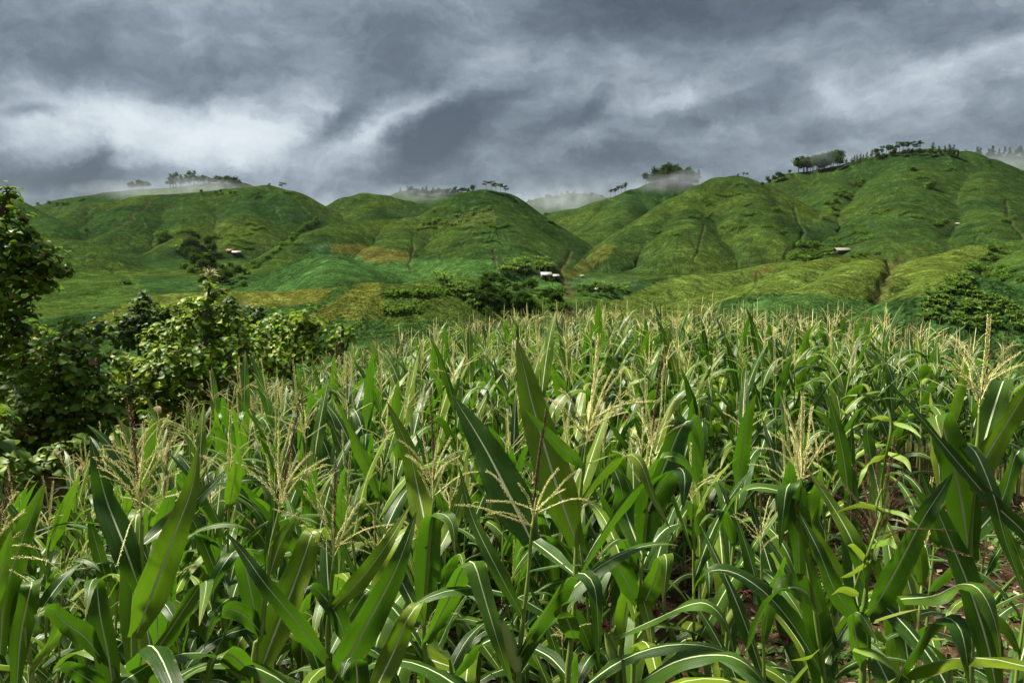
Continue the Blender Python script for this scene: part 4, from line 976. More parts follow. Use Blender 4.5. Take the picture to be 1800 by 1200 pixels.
broad_tree('broad_leaved_tree', 'sunlit leafy tree behind the dark trunkless foliage at the left edge', 9.6,
    [(20, 620, 40), (55, 600, 34), (0, 660, 60), (40, 660, 46), (-20, 730, 60), (90, 610, 26)], M_TEAK, .12, 8, 10, 3, TG)
broad_tree('yellow_leaved_shrub', 'yellow green shrub between the rounded tree and the tall pointed tree', 10.2,
    [(222, 650, 28), (250, 660, 30), (212, 690, 34), (248, 700, 36), (275, 700, 26), (232, 735, 36)], M_YEL, .12, 10, 235, 4, TG, cat='shrub')
broad_tree('broad_leaved_tree', 'pointed broad leaved tree with a pale flower spray on its top', 10.5,
    [(368, 500, 13), (370, 520, 22), (352, 548, 30), (392, 545, 28), (338, 572, 36), (400, 578, 34), (298, 590, 36), (268, 600, 24), (350, 612, 54), (412, 612, 34), (300, 645, 46), (370, 668, 50), (425, 655, 30), (280, 690, 40), (340, 705, 44), (300, 738, 40), (392, 700, 34), (250, 640, 24), (310, 548, 18)], M_TEAK, .13, 8, 350, 5, TG, flower=(368, 484))
broad_tree('broad_leaved_tree', 'low rounded leafy tree right of the pointed tree, behind the tassels', 12.0,
    [(502, 572, 34), (536, 562, 28), (468, 590, 30), (520, 602, 38), (556, 582, 24), (450, 628, 34), (486, 632, 34), (545, 620, 26)], M_TEAK, .13, 8, 500, 6, TG)
broad_tree('broad_leaved_sapling', 'small leafy sapling poking out just above the tassels right of the rounded tree', 12.0,
    [(603, 576, 11), (596, 592, 15), (612, 600, 14), (588, 610, 16)], M_TEAK, .17, 12, 600, 7, TG, cat='sapling')
broad_tree('broad_leaved_shrub', 'shrub with big dark leaves at the very left edge beside the maize', 5.2,
    [(-14, 735, 30), (-8, 800, 40), (-20, 860, 40)], M_TEAKD, .16, 8, -30, 8, TG, cat='shrub')
broad_tree('undergrowth_shrub', 'dark undergrowth shrub at the foot of the rounded tree', 7.6,
    [(20, 830, 40), (80, 830, 34), (150, 800, 34), (215, 775, 34), (260, 750, 30), (120, 790, 36)], M_TEAKD, .13, 11, 120, 9, TG, cat='shrub')
M_FAR = tree_leaf_mat('small_leaf', [(.014, .034, .010), (.026, .056, .013), (.045, .085, .018), (.075, .125, .024)], None, .25, .6)
broad_tree('feathery_tree', 'fine leaved tree on the slope behind, left of the pointed tree', 30, [(238, 560, 30), (215, 575, 24), (262, 548, 20), (205, 592, 18), (240, 590, 26), (268, 580, 20), (250, 532, 12)], M_FAR, .30, 12, 240, 10, TG)
broad_tree('feathery_tree', 'small fine leaved tree on the slope with its pale top left of the flower spray', 34, [(250, 522, 12), (244, 534, 14), (262, 532, 12), (290, 552, 14), (282, 566, 16)], M_FAR, .30, 12, 252, 11, TG)
broad_tree('dark_tree', 'dark blue green tree showing between the pointed tree and the low rounded one', 46, [(405, 536, 16), (428, 545, 18), (452, 556, 16), (392, 552, 16), (440, 570, 20), (410, 565, 20)], M_FAR, .36, 12, 420, 12, TG)
broad_tree('dark_tree', 'dark tree on the slope above the rounded tree at the left', 40, [(168, 572, 14), (150, 582, 14), (185, 582, 12), (165, 592, 16)], M_FAR, .34, 12, 168, 13, TG)
# ------------------------------------------------------------------ trees and bushes on the hills
M_HT = tree_leaf_mat('hill_tree_leaf', [(.008, .022, .005), (.015, .036, .007), (.026, .055, .010), (.044, .080, .014)], None, .15, .7, 0.0)
M_HB = tree_leaf_mat('hill_bush_leaf', [(.022, .055, .008), (.040, .090, .012), (.065, .130, .018), (.10, .175, .026)], None, .2, .7, 0.0)
M_BAN = tree_leaf_mat('banana_leaf', [(.045, .095, .018), (.085, .150, .028), (.14, .21, .045), (.21, .27, .08)], None, .3, .55, 0.0)
def crown_mesh(rn, blobs, ls, dens):
    mb = MB()
    for c, r, sq in blobs:
        n = int(dens * (r / ls) ** 2); nt_ = max(5, n // 7); t = unit(rn.normal(size=(nt_, 3))); d = unit(t[rn.randint(0, nt_, n)] + .3 * rn.normal(size=(n, 3)))
        leaf_cloud(mb, np.array(c) + d * r * (1 - .5 * rn.uniform(0, 1, n) ** 2)[:, None] * [1, 1, sq], unit(d + [0, 0, .6]), ls, rn, asp=.95)
    return mb
def hill_tree(kind, seed):
    rn = np.random.RandomState(seed); nm = {'pine': 'hill_pine', 'round': 'hill_tree', 'umbrella': 'hill_tree'}[kind]
    root = empty(nm, (0, 0, 0)); bl = []
    if kind == 'pine':
        H_ = 1.0; th = .95
        for i in range(7): f = .38 + .6 * i / 6; w = .17 * (1.15 - f) * 1.6; a = rn.uniform(0, 6.28); bl.append(((math.cos(a) * w * .5, math.sin(a) * w * .5, f), .07 + w * .5, .55))
        ls = .055
    elif kind == 'umbrella':
        th = .8
        for i in range(6): a = rn.uniform(0, 6.28); q = rn.uniform(.05, .26); bl.append(((math.cos(a) * q, math.sin(a) * q, rn.uniform(.66, .9)), rn.uniform(.10, .17), .6))
        ls = .065
    else:
        th = .7
        for i in range(8): a = rn.uniform(0, 6.28); q = rn.uniform(.0, .26); bl.append(((math.cos(a) * q, math.sin(a) * q, rn.uniform(.42, .84)), rn.uniform(.15, .22), .8))
        ls = .075
    mb = MB(); mb.tube(crom([[0, 0, -.08], [.01, 0, .3], [.02, .01, th]], 6), np.linspace(.022, .010, 6), 5)
    for c, r, _ in bl[:5]: mb.tube([[.01, 0, c[2] - .18], list(np.array(c) * [.6, .6, 1] - [0, 0, .08]), c], [.009, .007, .004], 4)
    mb.build('trunk', M_BARK, root); crown_mesh(rn, bl, ls, 12).build('crown', M_HT, root); return root
def bush_proto(seed):
    rn = np.random.RandomState(seed); root = empty('bush', (0, 0, 0)); bl = []
    for i in range(6): a = rn.uniform(0, 6.28); q = rn.uniform(0, .55); bl.append(((math.cos(a) * q, math.sin(a) * q, rn.uniform(.2, .65)), rn.uniform(.28, .42), .8))
    crown_mesh(rn, bl, .15, 9).build('foliage', M_HB, root)
    mb = MB()
    for i in range(4): a = i * 1.6; mb.tube([[0, 0, -.2], [math.cos(a) * .1, math.sin(a) * .1, .2], [math.cos(a) * .3, math.sin(a) * .3, .5]], [.04, .03, .01], 4)
    mb.build('stems', M_BARK, root); return root
def banana_proto(seed):
    rs = random.Random(seed); root = empty('banana_plant', (0, 0, 0)); mb = MB(); mb.tube([[0, 0, -.1], [0, 0, .25], [0, 0, .5]], [.06, .05, .04], 6); mb.build('stalk', M_STALK, root)
    lf = MB()
    for k in range(11):
        az = k * 2.4 + rs.uniform(-.2, .2); C = leaf_path((0, 0, .42), az, rs.uniform(.6, .85), rs.uniform(.5, 1.25), rs.uniform(.8, 1.7), 7, 1.4)
        leaf_strip(lf, C, np.array([-math.sin(az), math.cos(az), 0]), rs.uniform(.16, .22), fold=.25, wave=.2, seed=k, nu=3)
    lf.build('foliage', M_BAN, root); return root
PR = {'pine': [hill_tree('pine', 1), hill_tree('pine', 2), hill_tree('pine', 3)], 'umb': [hill_tree('umbrella', 4), hill_tree('umbrella', 5)], 'round': [hill_tree('round', 6), hill_tree('round', 7), hill_tree('round', 8)],
      'bush': [bush_proto(1), bush_proto(2), bush_proto(3)], 'ban': [banana_proto(1), banana_proto(2), banana_proto(3)]}
for v in PR.values():
    for q in v: KIDS[q.name] = list(q.children)
for q in [c for v in PR.values() for r in v for c in r.children]: KIDS[q.name] = []
PUSED = set(); rp = random.Random(77)
CATN = {'pine': 'tree', 'umb': 'tree', 'round': 'tree', 'bush': 'bush', 'ban': 'banana plant'}
def lab_mound(l): return 'near right mound' in l or 'leafy patch' in l
def put(kind, px, py, hpx, label, group, d0=30, d1=1300, wide=1.0):
    """stand a plant on the ground seen at px, py; hpx is its height in the photograph"""
    q = hit(px, py, d0, d1); d = q[1]; s = hpx / 1200 * d * (1.0 if lab_mound(label) else 1.3)
    pool = PR[kind]; free = [r for r in pool if r.name not in PUSED]
    if free: o = free[0]; PUSED.add(o.name)
    else: o = copy_tree(pool[rp.randrange(len(pool))])
    if kind == 'bush': s *= .95
    o.location = (q[0], q[1], float(gz(q[0], q[1])) - .02 * s); w = s * wide * rp.uniform(.85, 1.15)
    o.scale = (w, w, s); o.rotation_euler = (0, 0, rp.uniform(0, 6.28)); tag(o, label, CATN[kind], group); return o
def row(kind, n, pts, h0, h1, label, group, jit=3, **kw):
    pts = np.array(pts, float); d = np.concatenate([[0], np.cumsum(np.hypot(*np.diff(pts, axis=0).T))])
    for i in range(n):
        t = (i + rp.uniform(.1, .9)) / n * d[-1]; put(kind, np.interp(t, d, pts[:, 0]), np.interp(t, d, pts[:, 1]) + rp.uniform(-jit, jit), rp.uniform(h0, h1), label, group, **kw)
def area(kind, n, poly, h0, h1, label, group, **kw):
    xs = [p[0] for p in poly]; ys = [p[1] for p in poly]; k = 0; it = 0
    while k < n and it < 9000:
        it += 1; x, y = rp.uniform(min(xs), max(xs)), rp.uniform(min(ys), max(ys))
        if inp(x, y, poly): put(kind, x, y, rp.uniform(h0, h1), label, group, **kw); k += 1
CG = 'trees along the hill crests'
row('round', 7, [(225, 335), (262, 331)], 10, 15, 'misty tree in the sparse crest row left of the fog on the big left hill', CG, 1, d0=450)
row('pine', 8, [(296, 328), (345, 322)], 13, 20, 'tall ragged tree standing in the fog on top of the big left hill', CG, 1, d0=450, wide=1.4)
row('round', 14, [(345, 326), (425, 328)], 9, 16, 'misty tree in the dense row right of the ragged trees on the left hill', CG, 1, d0=450)
put('round', 366, 336, 14, 'lone round dark tree standing on the left hill just below its foggy crest', CG, d0=450, wide=1.2)
put('round', 408, 328, 10, 'small dark tree right of the lone round one on the left hill', CG, d0=450)
put('umb', 497, 337, 13, 'single tree with open crown on the right shoulder of the left hill', CG, d0=450)
put('round', 473, 329, 6, 'tiny tree left of the single tree on the shoulder of the left hill', CG, d0=450)
for x, y in ((354, 342), (380, 343), (388, 341), (405, 345), (413, 344), (448, 347), (454, 345)): put('round', x, y, 7, 'tiny dark tree in the scattered group below the lone round tree', CG, d0=450)
put('umb', 154, 420, 16, 'lone thin tree on the rim of the lower left spur', CG, d0=300)
row('round', 20, [(718, 343), (760, 346), (832, 342)], 9, 13, 'dark tree in the thick row on the crest left of the central cone', CG, 2, d0=520)
row('pine', 8, [(700, 344), (790, 344)], 9, 13, 'dark pine in the thick row on the crest left of the central cone', CG, 1, d0=520)
for x, y, h in ((855, 336, 14), (864, 337, 15), (872, 339, 14), (880, 341, 15), (888, 346, 16)): put('umb', x, y, h, 'umbrella shaped tree in the clump of five on top of the central cone', CG, d0=430)
row('umb', 7, [(1070, 345), (1104, 335)], 11, 15, 'misty tree in the small grove left of the foggy forest clump', CG, 2, d0=560)
area('round', 22, [(1130, 324), (1165, 312), (1200, 312), (1230, 326), (1222, 331), (1150, 330)], 17, 24, 'round crowned tree inside the foggy forest clump', CG, d0=600)
area('pine', 16, [(1130, 322), (1160, 308), (1200, 308), (1232, 322), (1225, 330), (1150, 328)], 17, 24, 'pine in the foggy forest clump on the ridge behind the right of centre cone', CG, d0=600)
row('round', 9, [(1135, 324), (1200, 318), (1228, 328)], 9, 13, 'round tree at the foot of the foggy forest clump', CG, 2, d0=600)
for x in (1307, 1314): put('umb', x, 313, 8, 'small flat topped tree of the pair on the summit of the right of centre cone', CG, d0=430)
put('round', 1297, 311, 5, 'smallest tree on the summit of the right of centre cone, left of the pair', CG, d0=430)
for x, y, h in ((1350, 327, 15), (1361, 322, 12), (1368, 319, 14), (1376, 317, 11), (1388, 308, 8), (1340, 330, 8)): put('round', x, y, h, 'tree in the loose row between the right of centre cone and the dark round grove', CG, d0=480)
area('round', 38, [(1393, 305), (1410, 290), (1470, 286), (1480, 298), (1475, 302)], 18, 25, 'tree in the dark round grove at the left end of the right hill', CG, d0=520)
row('pine', 9, [(1486, 293), (1540, 278)], 8, 13, 'tree in the thin row climbing to the summit of the right hill', CG, 1, d0=480)
row('umb', 17, [(1535, 281), (1575, 271), (1620, 267)], 11, 17, 'wide crowned tree along the summit of the right hill', CG, 1, d0=480)
row('round', 14, [(1540, 282), (1600, 272), (1680, 276)], 8, 13, 'dark round tree in the hedge along the summit of the right hill', CG, 2, d0=480)
for x, y, h in ((1640, 268, 13), (1650, 270, 10), (1661, 272, 12), (1668, 272, 14), (1676, 276, 16), (1684, 278, 10)): put('pine', x, y, h, 'pine at the right end of the summit row on the right hill', CG, d0=480)
put('pine', 1740, 292, 9, 'lone small pine on the falling right shoulder of the right hill', CG, d0=430)
row('round', 16, [(1690, 283), (1800, 278)], 8, 13, 'misty round tree on the far ridge at the right edge', CG, 3, d0=700)
row('pine', 16, [(1690, 282), (1750, 276), (1800, 276), (1850, 280)], 10, 16, 'misty pine on the far ridge at the right edge', CG, 1, d0=700)
row('round', 10, [(925, 360), (1000, 342), (1060, 350)], 5, 9, 'faint tree on the far foggy hill in the middle gap', CG, 1, d0=900)
BG = 'bushes and trees on the hillsides'
for px, py, h, w, lab in ((1632, 328, 13, 1.3, 'single round bush high on the front of the right hill'), (1603, 299, 8, 1.6, 'flat dark bush below the summit trees of the right hill'), (960, 378, 6, 1.4, 'small dark bush on the misty hill in the middle gap'), (970, 392, 8, 1.8, 'wide dark bush at the foot of the misty hill in the middle gap'),
                          (284, 420, 20, .9, 'tall dark bush in the middle of the left hill'), (283, 425, 9, 2.0, 'low wide bush under the tall dark one on the left hill'), (220, 500, 13, 1.2, 'dark bush above the yellow green ridge at the left'), (764, 373, 8, 1, 'small dark bush left of the leafy patch on the central cone'), (1745, 440, 16, 1.1, 'large dark bush on the terrace at the right edge')):
    put('bush', px, py, h, lab, BG, wide=w, d0=100)
area('bush', 5, [(1502, 322), (1515, 308), (1522, 330), (1510, 338)], 7, 11, 'dark bush in the small knot left below the right summit', BG, d0=350)
area('bush', 15, [(1448, 385), (1455, 345), (1475, 335), (1498, 345), (1480, 365), (1450, 400)], 7, 11, 'bush in the dark trail down the left flank of the right hill', BG, d0=350)
area('bush', 18, [(1385, 460), (1400, 435), (1440, 420), (1468, 445), (1440, 455), (1400, 462)], 9, 15, 'bush in the thicket left of the thatched hut', BG, d0=220)
area('bush', 12, [(1700, 452), (1790, 445), (1800, 500), (1730, 490)], 8, 15, 'bush scattered on the terraces at the right edge', BG, d0=120)
area('bush', 10, [(1490, 448), (1545, 446), (1545, 452), (1490, 453)], 5, 8, 'low bush in the hedge right of the thatched hut', BG, d0=200)
area('round', 24, [(310, 455), (330, 425), (360, 430), (400, 470), (440, 500), (400, 520), (350, 480)], 16, 26, 'dark tree in the wooded gully below the left hill', BG, d0=250)
area('bush', 20, [(320, 470), (380, 450), (470, 455), (440, 500), (400, 520), (350, 495)], 9, 16, 'bush in the wooded gully below the left hill', BG, d0=250)
row('bush', 20, [(440, 478), (480, 450), (515, 420), (545, 395), (560, 385)], 6, 11, 'bush in the line climbing the gully between the left hills', BG, 3, d0=300)
row('bush', 7, [(60, 352), (110, 362), (160, 350)], 6, 10, 'bush on the skyline left of the big left hill', BG, 2, d0=400)
area('round', 34, [(815, 515), (850, 500), (985, 505), (995, 540), (900, 556), (830, 545)], 17, 27, 'dark tree in the wood in the middle of the valley', BG, d0=130, d1=330, wide=1.15)
area('bush', 34, [(840, 530), (985, 515), (998, 548), (850, 560)], 10, 16, 'bush at the front of the wood in the middle of the valley', BG, d0=130, d1=330)
area('bush', 12, [(1010, 505), (1110, 505), (1105, 520), (1020, 524)], 9, 14, 'bush around the small shed in the valley', BG, d0=180)
row('round', 4, [(1030, 520), (1085, 522)], 14, 18, 'rounded tree in front of the small shed in the valley', BG, 2, d0=180)
BN = 'banana plants'
area('ban', 26, [(762, 490), (800, 492), (850, 540), (838, 548), (800, 520)], 12, 17, 'banana plant on the slope left of the wood in the valley', BN, d0=130, d1=330)
area('ban', 30, [(870, 480), (900, 468), (950, 455), (975, 470), (960, 486), (880, 490)], 11, 17, 'banana plant in the grove left of the long farmhouse', BN, d0=200)
area('ban', 14, [(1005, 512), (1030, 500), (1110, 505), (1100, 516)], 9, 12, 'banana plant around the small shed in the valley', BN, d0=180)
area('ban', 8, [(1400, 455), (1460, 446), (1470, 452), (1410, 462)], 8, 11, 'banana plant in front of the thicket by the thatched hut', BN, d0=180)
area('ban', 14, [(305, 440), (350, 440), (400, 470), (440, 470), (380, 490)], 8, 12, 'banana plant among the trees of the left gully', BN, d0=250)
area('ban', 52, [(735, 396), (780, 382), (815, 372), (868, 362), (868, 394), (800, 398)], 5, 8, 'pale shrub like plant in the leafy patch on the central cone', BN, d0=350)
for lab, poly, n in (('pale broad leaved plant on the top of the near right mound', [(1650, 500), (1685, 484), (1725, 508), (1700, 520), (1650, 520)], 34),
                     ('pale broad leaved plant on the left side of the near right mound', [(1612, 555), (1625, 520), (1650, 510), (1680, 540), (1680, 570), (1620, 575)], 40),
                     ('pale broad leaved plant on the front slope of the near right mound', [(1680, 522), (1730, 520), (1770, 560), (1760, 582), (1690, 585)], 48),
                     ('pale broad leaved plant on the right skirt of the near right mound', [(1740, 520), (1800, 555), (1850, 590), (1780, 582)], 34)):
    area('ban', n, poly, 13, 20, lab, 'broad leaved plants on the near right mound', d0=60, d1=140)
# contour hedges: low leafy strips on the terraces
def hedge(px, py, lpx, hm, label, d0=200, slope=0.0):
    pts = [hit(px + lpx * t, py + slope * lpx * t + 2.0 * math.sin(px + 5 * t), d0, 1000) for t in np.linspace(0, 1, 6)]
    q = pts[0]; rn = np.random.RandomState(int(px * 7 + py)); mb = MB(); pts = [p for p in pts if abs(p[1] - q[1]) < 40]
    if len(pts) < 3: return
    C = crom(pts, 24); L_ = np.linalg.norm(np.diff(C, axis=0), axis=1).sum(); n = int(L_ * 18)
    i = rn.uniform(0, len(C) - 1.01, n); a = i.astype(int); c = C[a] + (C[a + 1] - C[a]) * (i - a)[:, None]
    wob_ = .35 + .65 * np.abs(np.sin(i * 1.3 + px)) ; c = c + rn.normal(size=(n, 3)) * [.5, .5, 0]
    c[:, 2] = gz(c[:, 0], c[:, 1]) + rn.uniform(0, 1, n) * hm * 1.25 * wob_
    o = empty('hedge', (q[0], q[1], q[2]), label=label, cat='hedge', group='leafy strips along the terraces')
    leaf_cloud(mb, c - q, unit(rn.normal(size=(n, 3)) + [0, -.6, .8]), .75, rn, asp=.95); mb.build('foliage', M_HB, o)
rh = random.Random(9)
HZ = [(1230, 355, 30), (1255, 345, 40), (1240, 362, 20), (1290, 325, 26), (1300, 363, 26), (1300, 378, 34), (1340, 398, 26), (1210, 384, 26), (1240, 381, 26), (1360, 370, 18), (1265, 402, 14), (1284, 404, 20), (1300, 400, 16), (1370, 409, 16), (1180, 412, 16), (1142, 410, 24), (1290, 344, 22), (1048, 432, 26), (1050, 370, 22), (1055, 365, 16), (1148, 355, 18), (1020, 415, 20)]
for x, y, l in HZ: hedge(x, y, l * .8, 1.5, 'leafy strip on a terrace of the right of centre cone', 300, rh.uniform(-.15, .15))
for x, y, l in [(1480, 402, 46), (1490, 410, 40), (1478, 418, 46), (1500, 424, 40), (1470, 432, 40), (1545, 372, 22), (1530, 378, 26), (1578, 378, 26), (1600, 384, 24), (1440, 440, 34), (1455, 424, 24), (1660, 299, 22), (1612, 316, 26), (1690, 335, 34), (1720, 408, 24), (1640, 395, 30), (1470, 443, 30), (1760, 388, 30), (1700, 475, 40), (1730, 488, 50), (1500, 410, 30)]:
    hedge(x, y, l * .9, 1.6, 'leafy strip on a terrace of the right hill', 180, rh.uniform(-.22, .02))
for x, y, l in [(395, 415, 50), (405, 425, 40), (440, 403, 26), (360, 418, 30), (400, 433, 46), (310, 410, 24), (430, 396, 20)]: hedge(x, y, l, 1.6, 'leafy strip on a terrace low on the left hill', 300, rh.uniform(-.05, .1))
for x, y, l in [(740, 392, 24), (730, 402, 40), (790, 404, 40), (860, 400, 36), (830, 410, 40), (850, 424, 30)]: hedge(x, y, l, 1.3, 'leafy strip around the leafy patch of the central cone', 300, rh.uniform(-.1, .1))
for x, y, l in [(673, 519, 54), (672, 548, 62), (730, 518, 60), (690, 500, 24)]: hedge(x, y, l, 1.1, 'leafy strip across the low mound left of the valley wood', 120, .02)
hedge(500, 434, 30, 1.5, 'leafy strip by the small red roofed hut', 250, -.2)
# ------------------------------------------------------------------ huts
M_ROOF = simple_mat('pale_sheet_roof', [(.20, .19, .18), (.30, .29, .27), (.42, .40, .37)], 3, .6, objrand=False)
M_THAT = simple_mat('grey_thatch', [(.10, .09, .08), (.18, .16, .14), (.25, .22, .19)], 9, .95, objrand=False)
M_RUST = simple_mat('rusty_roof', [(.16, .06, .04), (.26, .11, .07), (.34, .18, .12)], 3, .8, objrand=False)
M_WALL = simple_mat('plank_wall', [(.05, .035, .025), (.10, .075, .055), (.15, .12, .09)], 6, .9, objrand=False)
M_DARK = simple_mat('dark_opening', [(.010, .008, .007), (.016, .013, .011)], 6, .9, objrand=False)
def hut(px, py, wpx, label, roof, d0, wall_h=.34, rz=0.0, wings=1, open_=False, cat='hut'):
    q = hit(px, py, d0, 900); d = q[1]; w = wpx / 1200 * d; dep = w * .55; hh = w * wall_h
    o = empty('hut' if cat == 'hut' else cat, (q[0], q[1], float(gz(q[0], q[1])) - .15), rz, label=label, cat=cat, group='farm huts')
    for k in range(wings):
        cx_ = 0 if wings == 1 else (-.22 * w, .30 * w)[k]; ww = w * (1 if wings == 1 else (.62, .42)[k]); hk = hh * (1, .68)[k]; dy = (0, -.12 * w)[k]
        mb = MB()
        if open_:
            for sx in (-1, 1):
                for sy in (-1, 1): mb.box((cx_ + sx * ww * .42, dy + sy * dep * .42, hk / 2), (.14, .14, hk))
            mb.box((cx_, dy + dep * .3, hk * .3), (ww * .8, .1, hk * .6)); mb.box((cx_, dy, hk * .42), (ww * .86, dep * .8, .12)); mb.build('posts', M_WALL, o, False)
        else:
            mb.box((cx_, dy, hk / 2), (ww * .9, dep * .85, hk)); mb.build('wall', M_WALL, o, False)
            db = MB(); db.box((cx_ - ww * .1, dy - dep * .425 - .02, hk * .4), (ww * .14, .08, hk * .75)); db.build('door', M_DARK, o, False)
            wb = MB(); wb.box((cx_ + ww * .22, dy - dep * .425 - .02, hk * .55), (ww * .12, .08, hk * .3)); wb.build('window', M_DARK, o, False)
        rb = MB(); rh_ = hk * .62; y0 = dep * .62; x0 = ww * .55; th = .09
        V = []
        for s in (0, 1):
            for zt in (0, th):
                V += [[cx_ - x0, dy - y0, hk * .92 + zt], [cx_ + x0, dy - y0, hk * .92 + zt], [cx_ + x0 * .96, dy, hk + rh_ + zt], [cx_ - x0 * .96, dy, hk + rh_ + zt]] if s == 0 else [[cx_ + x0, dy + y0, hk * .92 + zt], [cx_ - x0, dy + y0, hk * .92 + zt], [cx_ - x0 * .96, dy + .01, hk + rh_ + zt], [cx_ + x0 * .96, dy + .01, hk + rh_ + zt]]
        F = []
        for b in (0, 8): F += [[b, b + 3, b + 2, b + 1], [b + 4, b + 5, b + 6, b + 7], [b, b + 1, b + 5, b + 4], [b + 1, b + 2, b + 6, b + 5], [b + 2, b + 3, b + 7, b + 6], [b + 3, b, b + 4, b + 7]]
        rb.add(V, F); n = max(6, int(ww / .8))
        for i in range(n + 1):
            xx = cx_ - x0 * .97 + 2 * x0 * .97 * i / n; rb.tube([[xx, dy - y0, hk * .92 + th + .02], [xx, dy - .02, hk + rh_ + th + .02]], .03, 4)
        rb.build('roof', roof, o, False)
    return o
hut(966, 490, 30, 'long farmhouse with two pale sheet roofs beside the banana grove in the valley', M_ROOF, 200, .24, .12, 2, cat='farmhouse')
hut(1048, 512, 15, 'small shed with a pale roof among the bushes right of the valley track', M_ROOF, 180, .28, -.1, cat='shed')
hut(1023, 487, 6, 'tiny pale roofed field shelter above the small shed', M_ROOF, 220, .4, .2, cat='field shelter')
hut(1480, 447, 26, 'open hut with a grey thatched roof on the crest below the right hill', M_THAT, 180, .26, .08, 1, True)
hut(416, 448, 14, 'small hut with a pale roof in the gully of the left hill', M_ROOF, 250, .3, .2)
hut(405, 444, 12, 'red brown roofed hut beside the pale roofed one in the left gully', M_RUST, 250, .3, -.2)
hut(1683, 394, 8, 'tiny white roofed shelter alone on the front of the right hill', M_ROOF, 200, .3, .1, cat='field shelter')
# ------------------------------------------------------------------ climbing vine, weeds, litter
M_VINE = simple_mat('vine_leaf', [(.07, .14, .012), (.12, .21, .018), (.19, .28, .03)], 20, .5, trans=(.3, .45, .03), tf=.3)
def vine():
    b = P(1530, 1100, 1.8); g = H1(b[0], b[1]); o = empty('climbing_vine', (b[0], b[1], g), label='yellow green climbing vine twisting up the overgrown tassel plant', cat='vine')
    b = np.array([b[0], b[1], g]); mb = MB(); st_ = [P(x, y, 1.78 + .05 * math.sin(i * 1.7)) - b for i, (x, y) in enumerate([(1528, 1190), (1515, 1090), (1502, 1040), (1530, 960), (1548, 900), (1550, 850), (1558, 800), (1566, 750), (1560, 715), (1545, 698), (1510, 694), (1482, 700), (1478, 716), (1486, 728)])]
    mb.tube(crom([[0, 0, 0]] + st_, 60), .0032, 6); mb.tube(crom([P(1550, 860, 1.78) - b, P(1540, 890, 1.72) - b, P(1552, 905, 1.75) - b, P(1535, 940, 1.8) - b, P(1548, 960, 1.76) - b], 20), .0028, 6); mb.build('stem', M_VINE, o)
    for k, (a, c, e_, w) in enumerate([((1553, 895), (1510, 888), (1462, 903), 12), ((1555, 895), (1590, 905), (1617, 925), 12), ((1558, 800), (1525, 815), (1508, 858), 16), ((1560, 795), (1590, 808), (1602, 830), 15), ((1530, 985), (1500, 1005), (1477, 1015), 20), ((1525, 990), (1500, 960), (1490, 958), 16), ((1510, 1045), (1480, 1035), (1460, 1046), 18), ((1512, 1065), (1520, 1075), (1530, 1068), 16), ((1565, 738), (1545, 733), (1530, 736), 12),
                                       ((1566, 742), (1600, 752), (1620, 770), 12), ((1500, 1140), (1540, 1150), (1600, 1195), 20), ((1440, 1140), (1420, 1155), (1390, 1160), 12), ((1530, 960), (1560, 950), (1575, 965), 26), ((1515, 1100), (1550, 1120), (1560, 1130), 22)]):
        m = MB(); Cq = crom([P(*a, 1.76) - b, P(*c, 1.70) - b, P(*e_, 1.66) - b], 10); leaf_strip(m, Cq, [1, .5, .9], w / 1200 * 1.5, fold=.2, wave=.15, seed=k, nu=5); m.build('leaf', M_VINE, o)
vine()
rn = np.random.RandomState(5); rs = random.Random(6)
wb = MB()
for _ in range(1500):
    while True:
        y = rn.uniform(2.4, 9); x = rn.uniform(-2.5, min(6.5, y * .8))
        if x > -.2 or rs.random() < .25: break
    if fbm(np.array([x * 1.3]), np.array([y * 1.3]), 2, 3)[0] < -.02: continue
    z = H1(x, y) if False else float(gz(x, y)); s = rs.uniform(.05, .13)
    for k in range(rs.randint(4, 8)):
        az = rs.uniform(0, 6.28); C = leaf_path((x + rs.uniform(-.05, .05), y + rs.uniform(-.05, .05), z), az, s * rs.uniform(.7, 1.4), rs.uniform(.6, 1.4), rs.uniform(.3, 1.6), 4)
        leaf_strip(wb, C, np.array([-math.sin(az), math.cos(az), 0]), s * rs.uniform(.12, .45), seed=k, nu=3)
M_WEED = simple_mat('weed_leaf', [(.035, .085, .012), (.07, .15, .02), (.12, .22, .035)], 9, .6, trans=(.2, .4, .03), tf=.3)
wb.build('weeds', M_WEED, label='low green weeds on the bare soil between the maize', cat='weeds', kind='stuff')
lb = MB()
for _ in range(4200):
    y = rn.uniform(2.2, 9.5); x = rn.uniform(-2.5, min(6.5, y * .82)); z = float(gz(x, y)); s = rs.uniform(.015, .06); a = rs.uniform(0, 6.28); w = s * rs.uniform(.2, .6)
    d = np.array([math.cos(a), math.sin(a), rs.uniform(-.2, .3)]) * s; sd = np.array([-math.sin(a), math.cos(a), rs.uniform(-.3, .3)]) * w; c = np.array([x, y, z + .008 + rs.random() * .015])
    lb.add([c - d - sd * .3, c + sd, c + d, c - sd + [0, 0, .006]], [[0, 3, 2, 1]])
M_LIT = simple_mat('dry_litter', [(.07, .035, .02), (.17, .10, .06), (.34, .25, .16), (.42, .34, .24)], 5, .85)
lb.build('leaf_litter', M_LIT, label='dry brown leaf litter scattered on the soil', cat='leaf litter', kind='stuff')

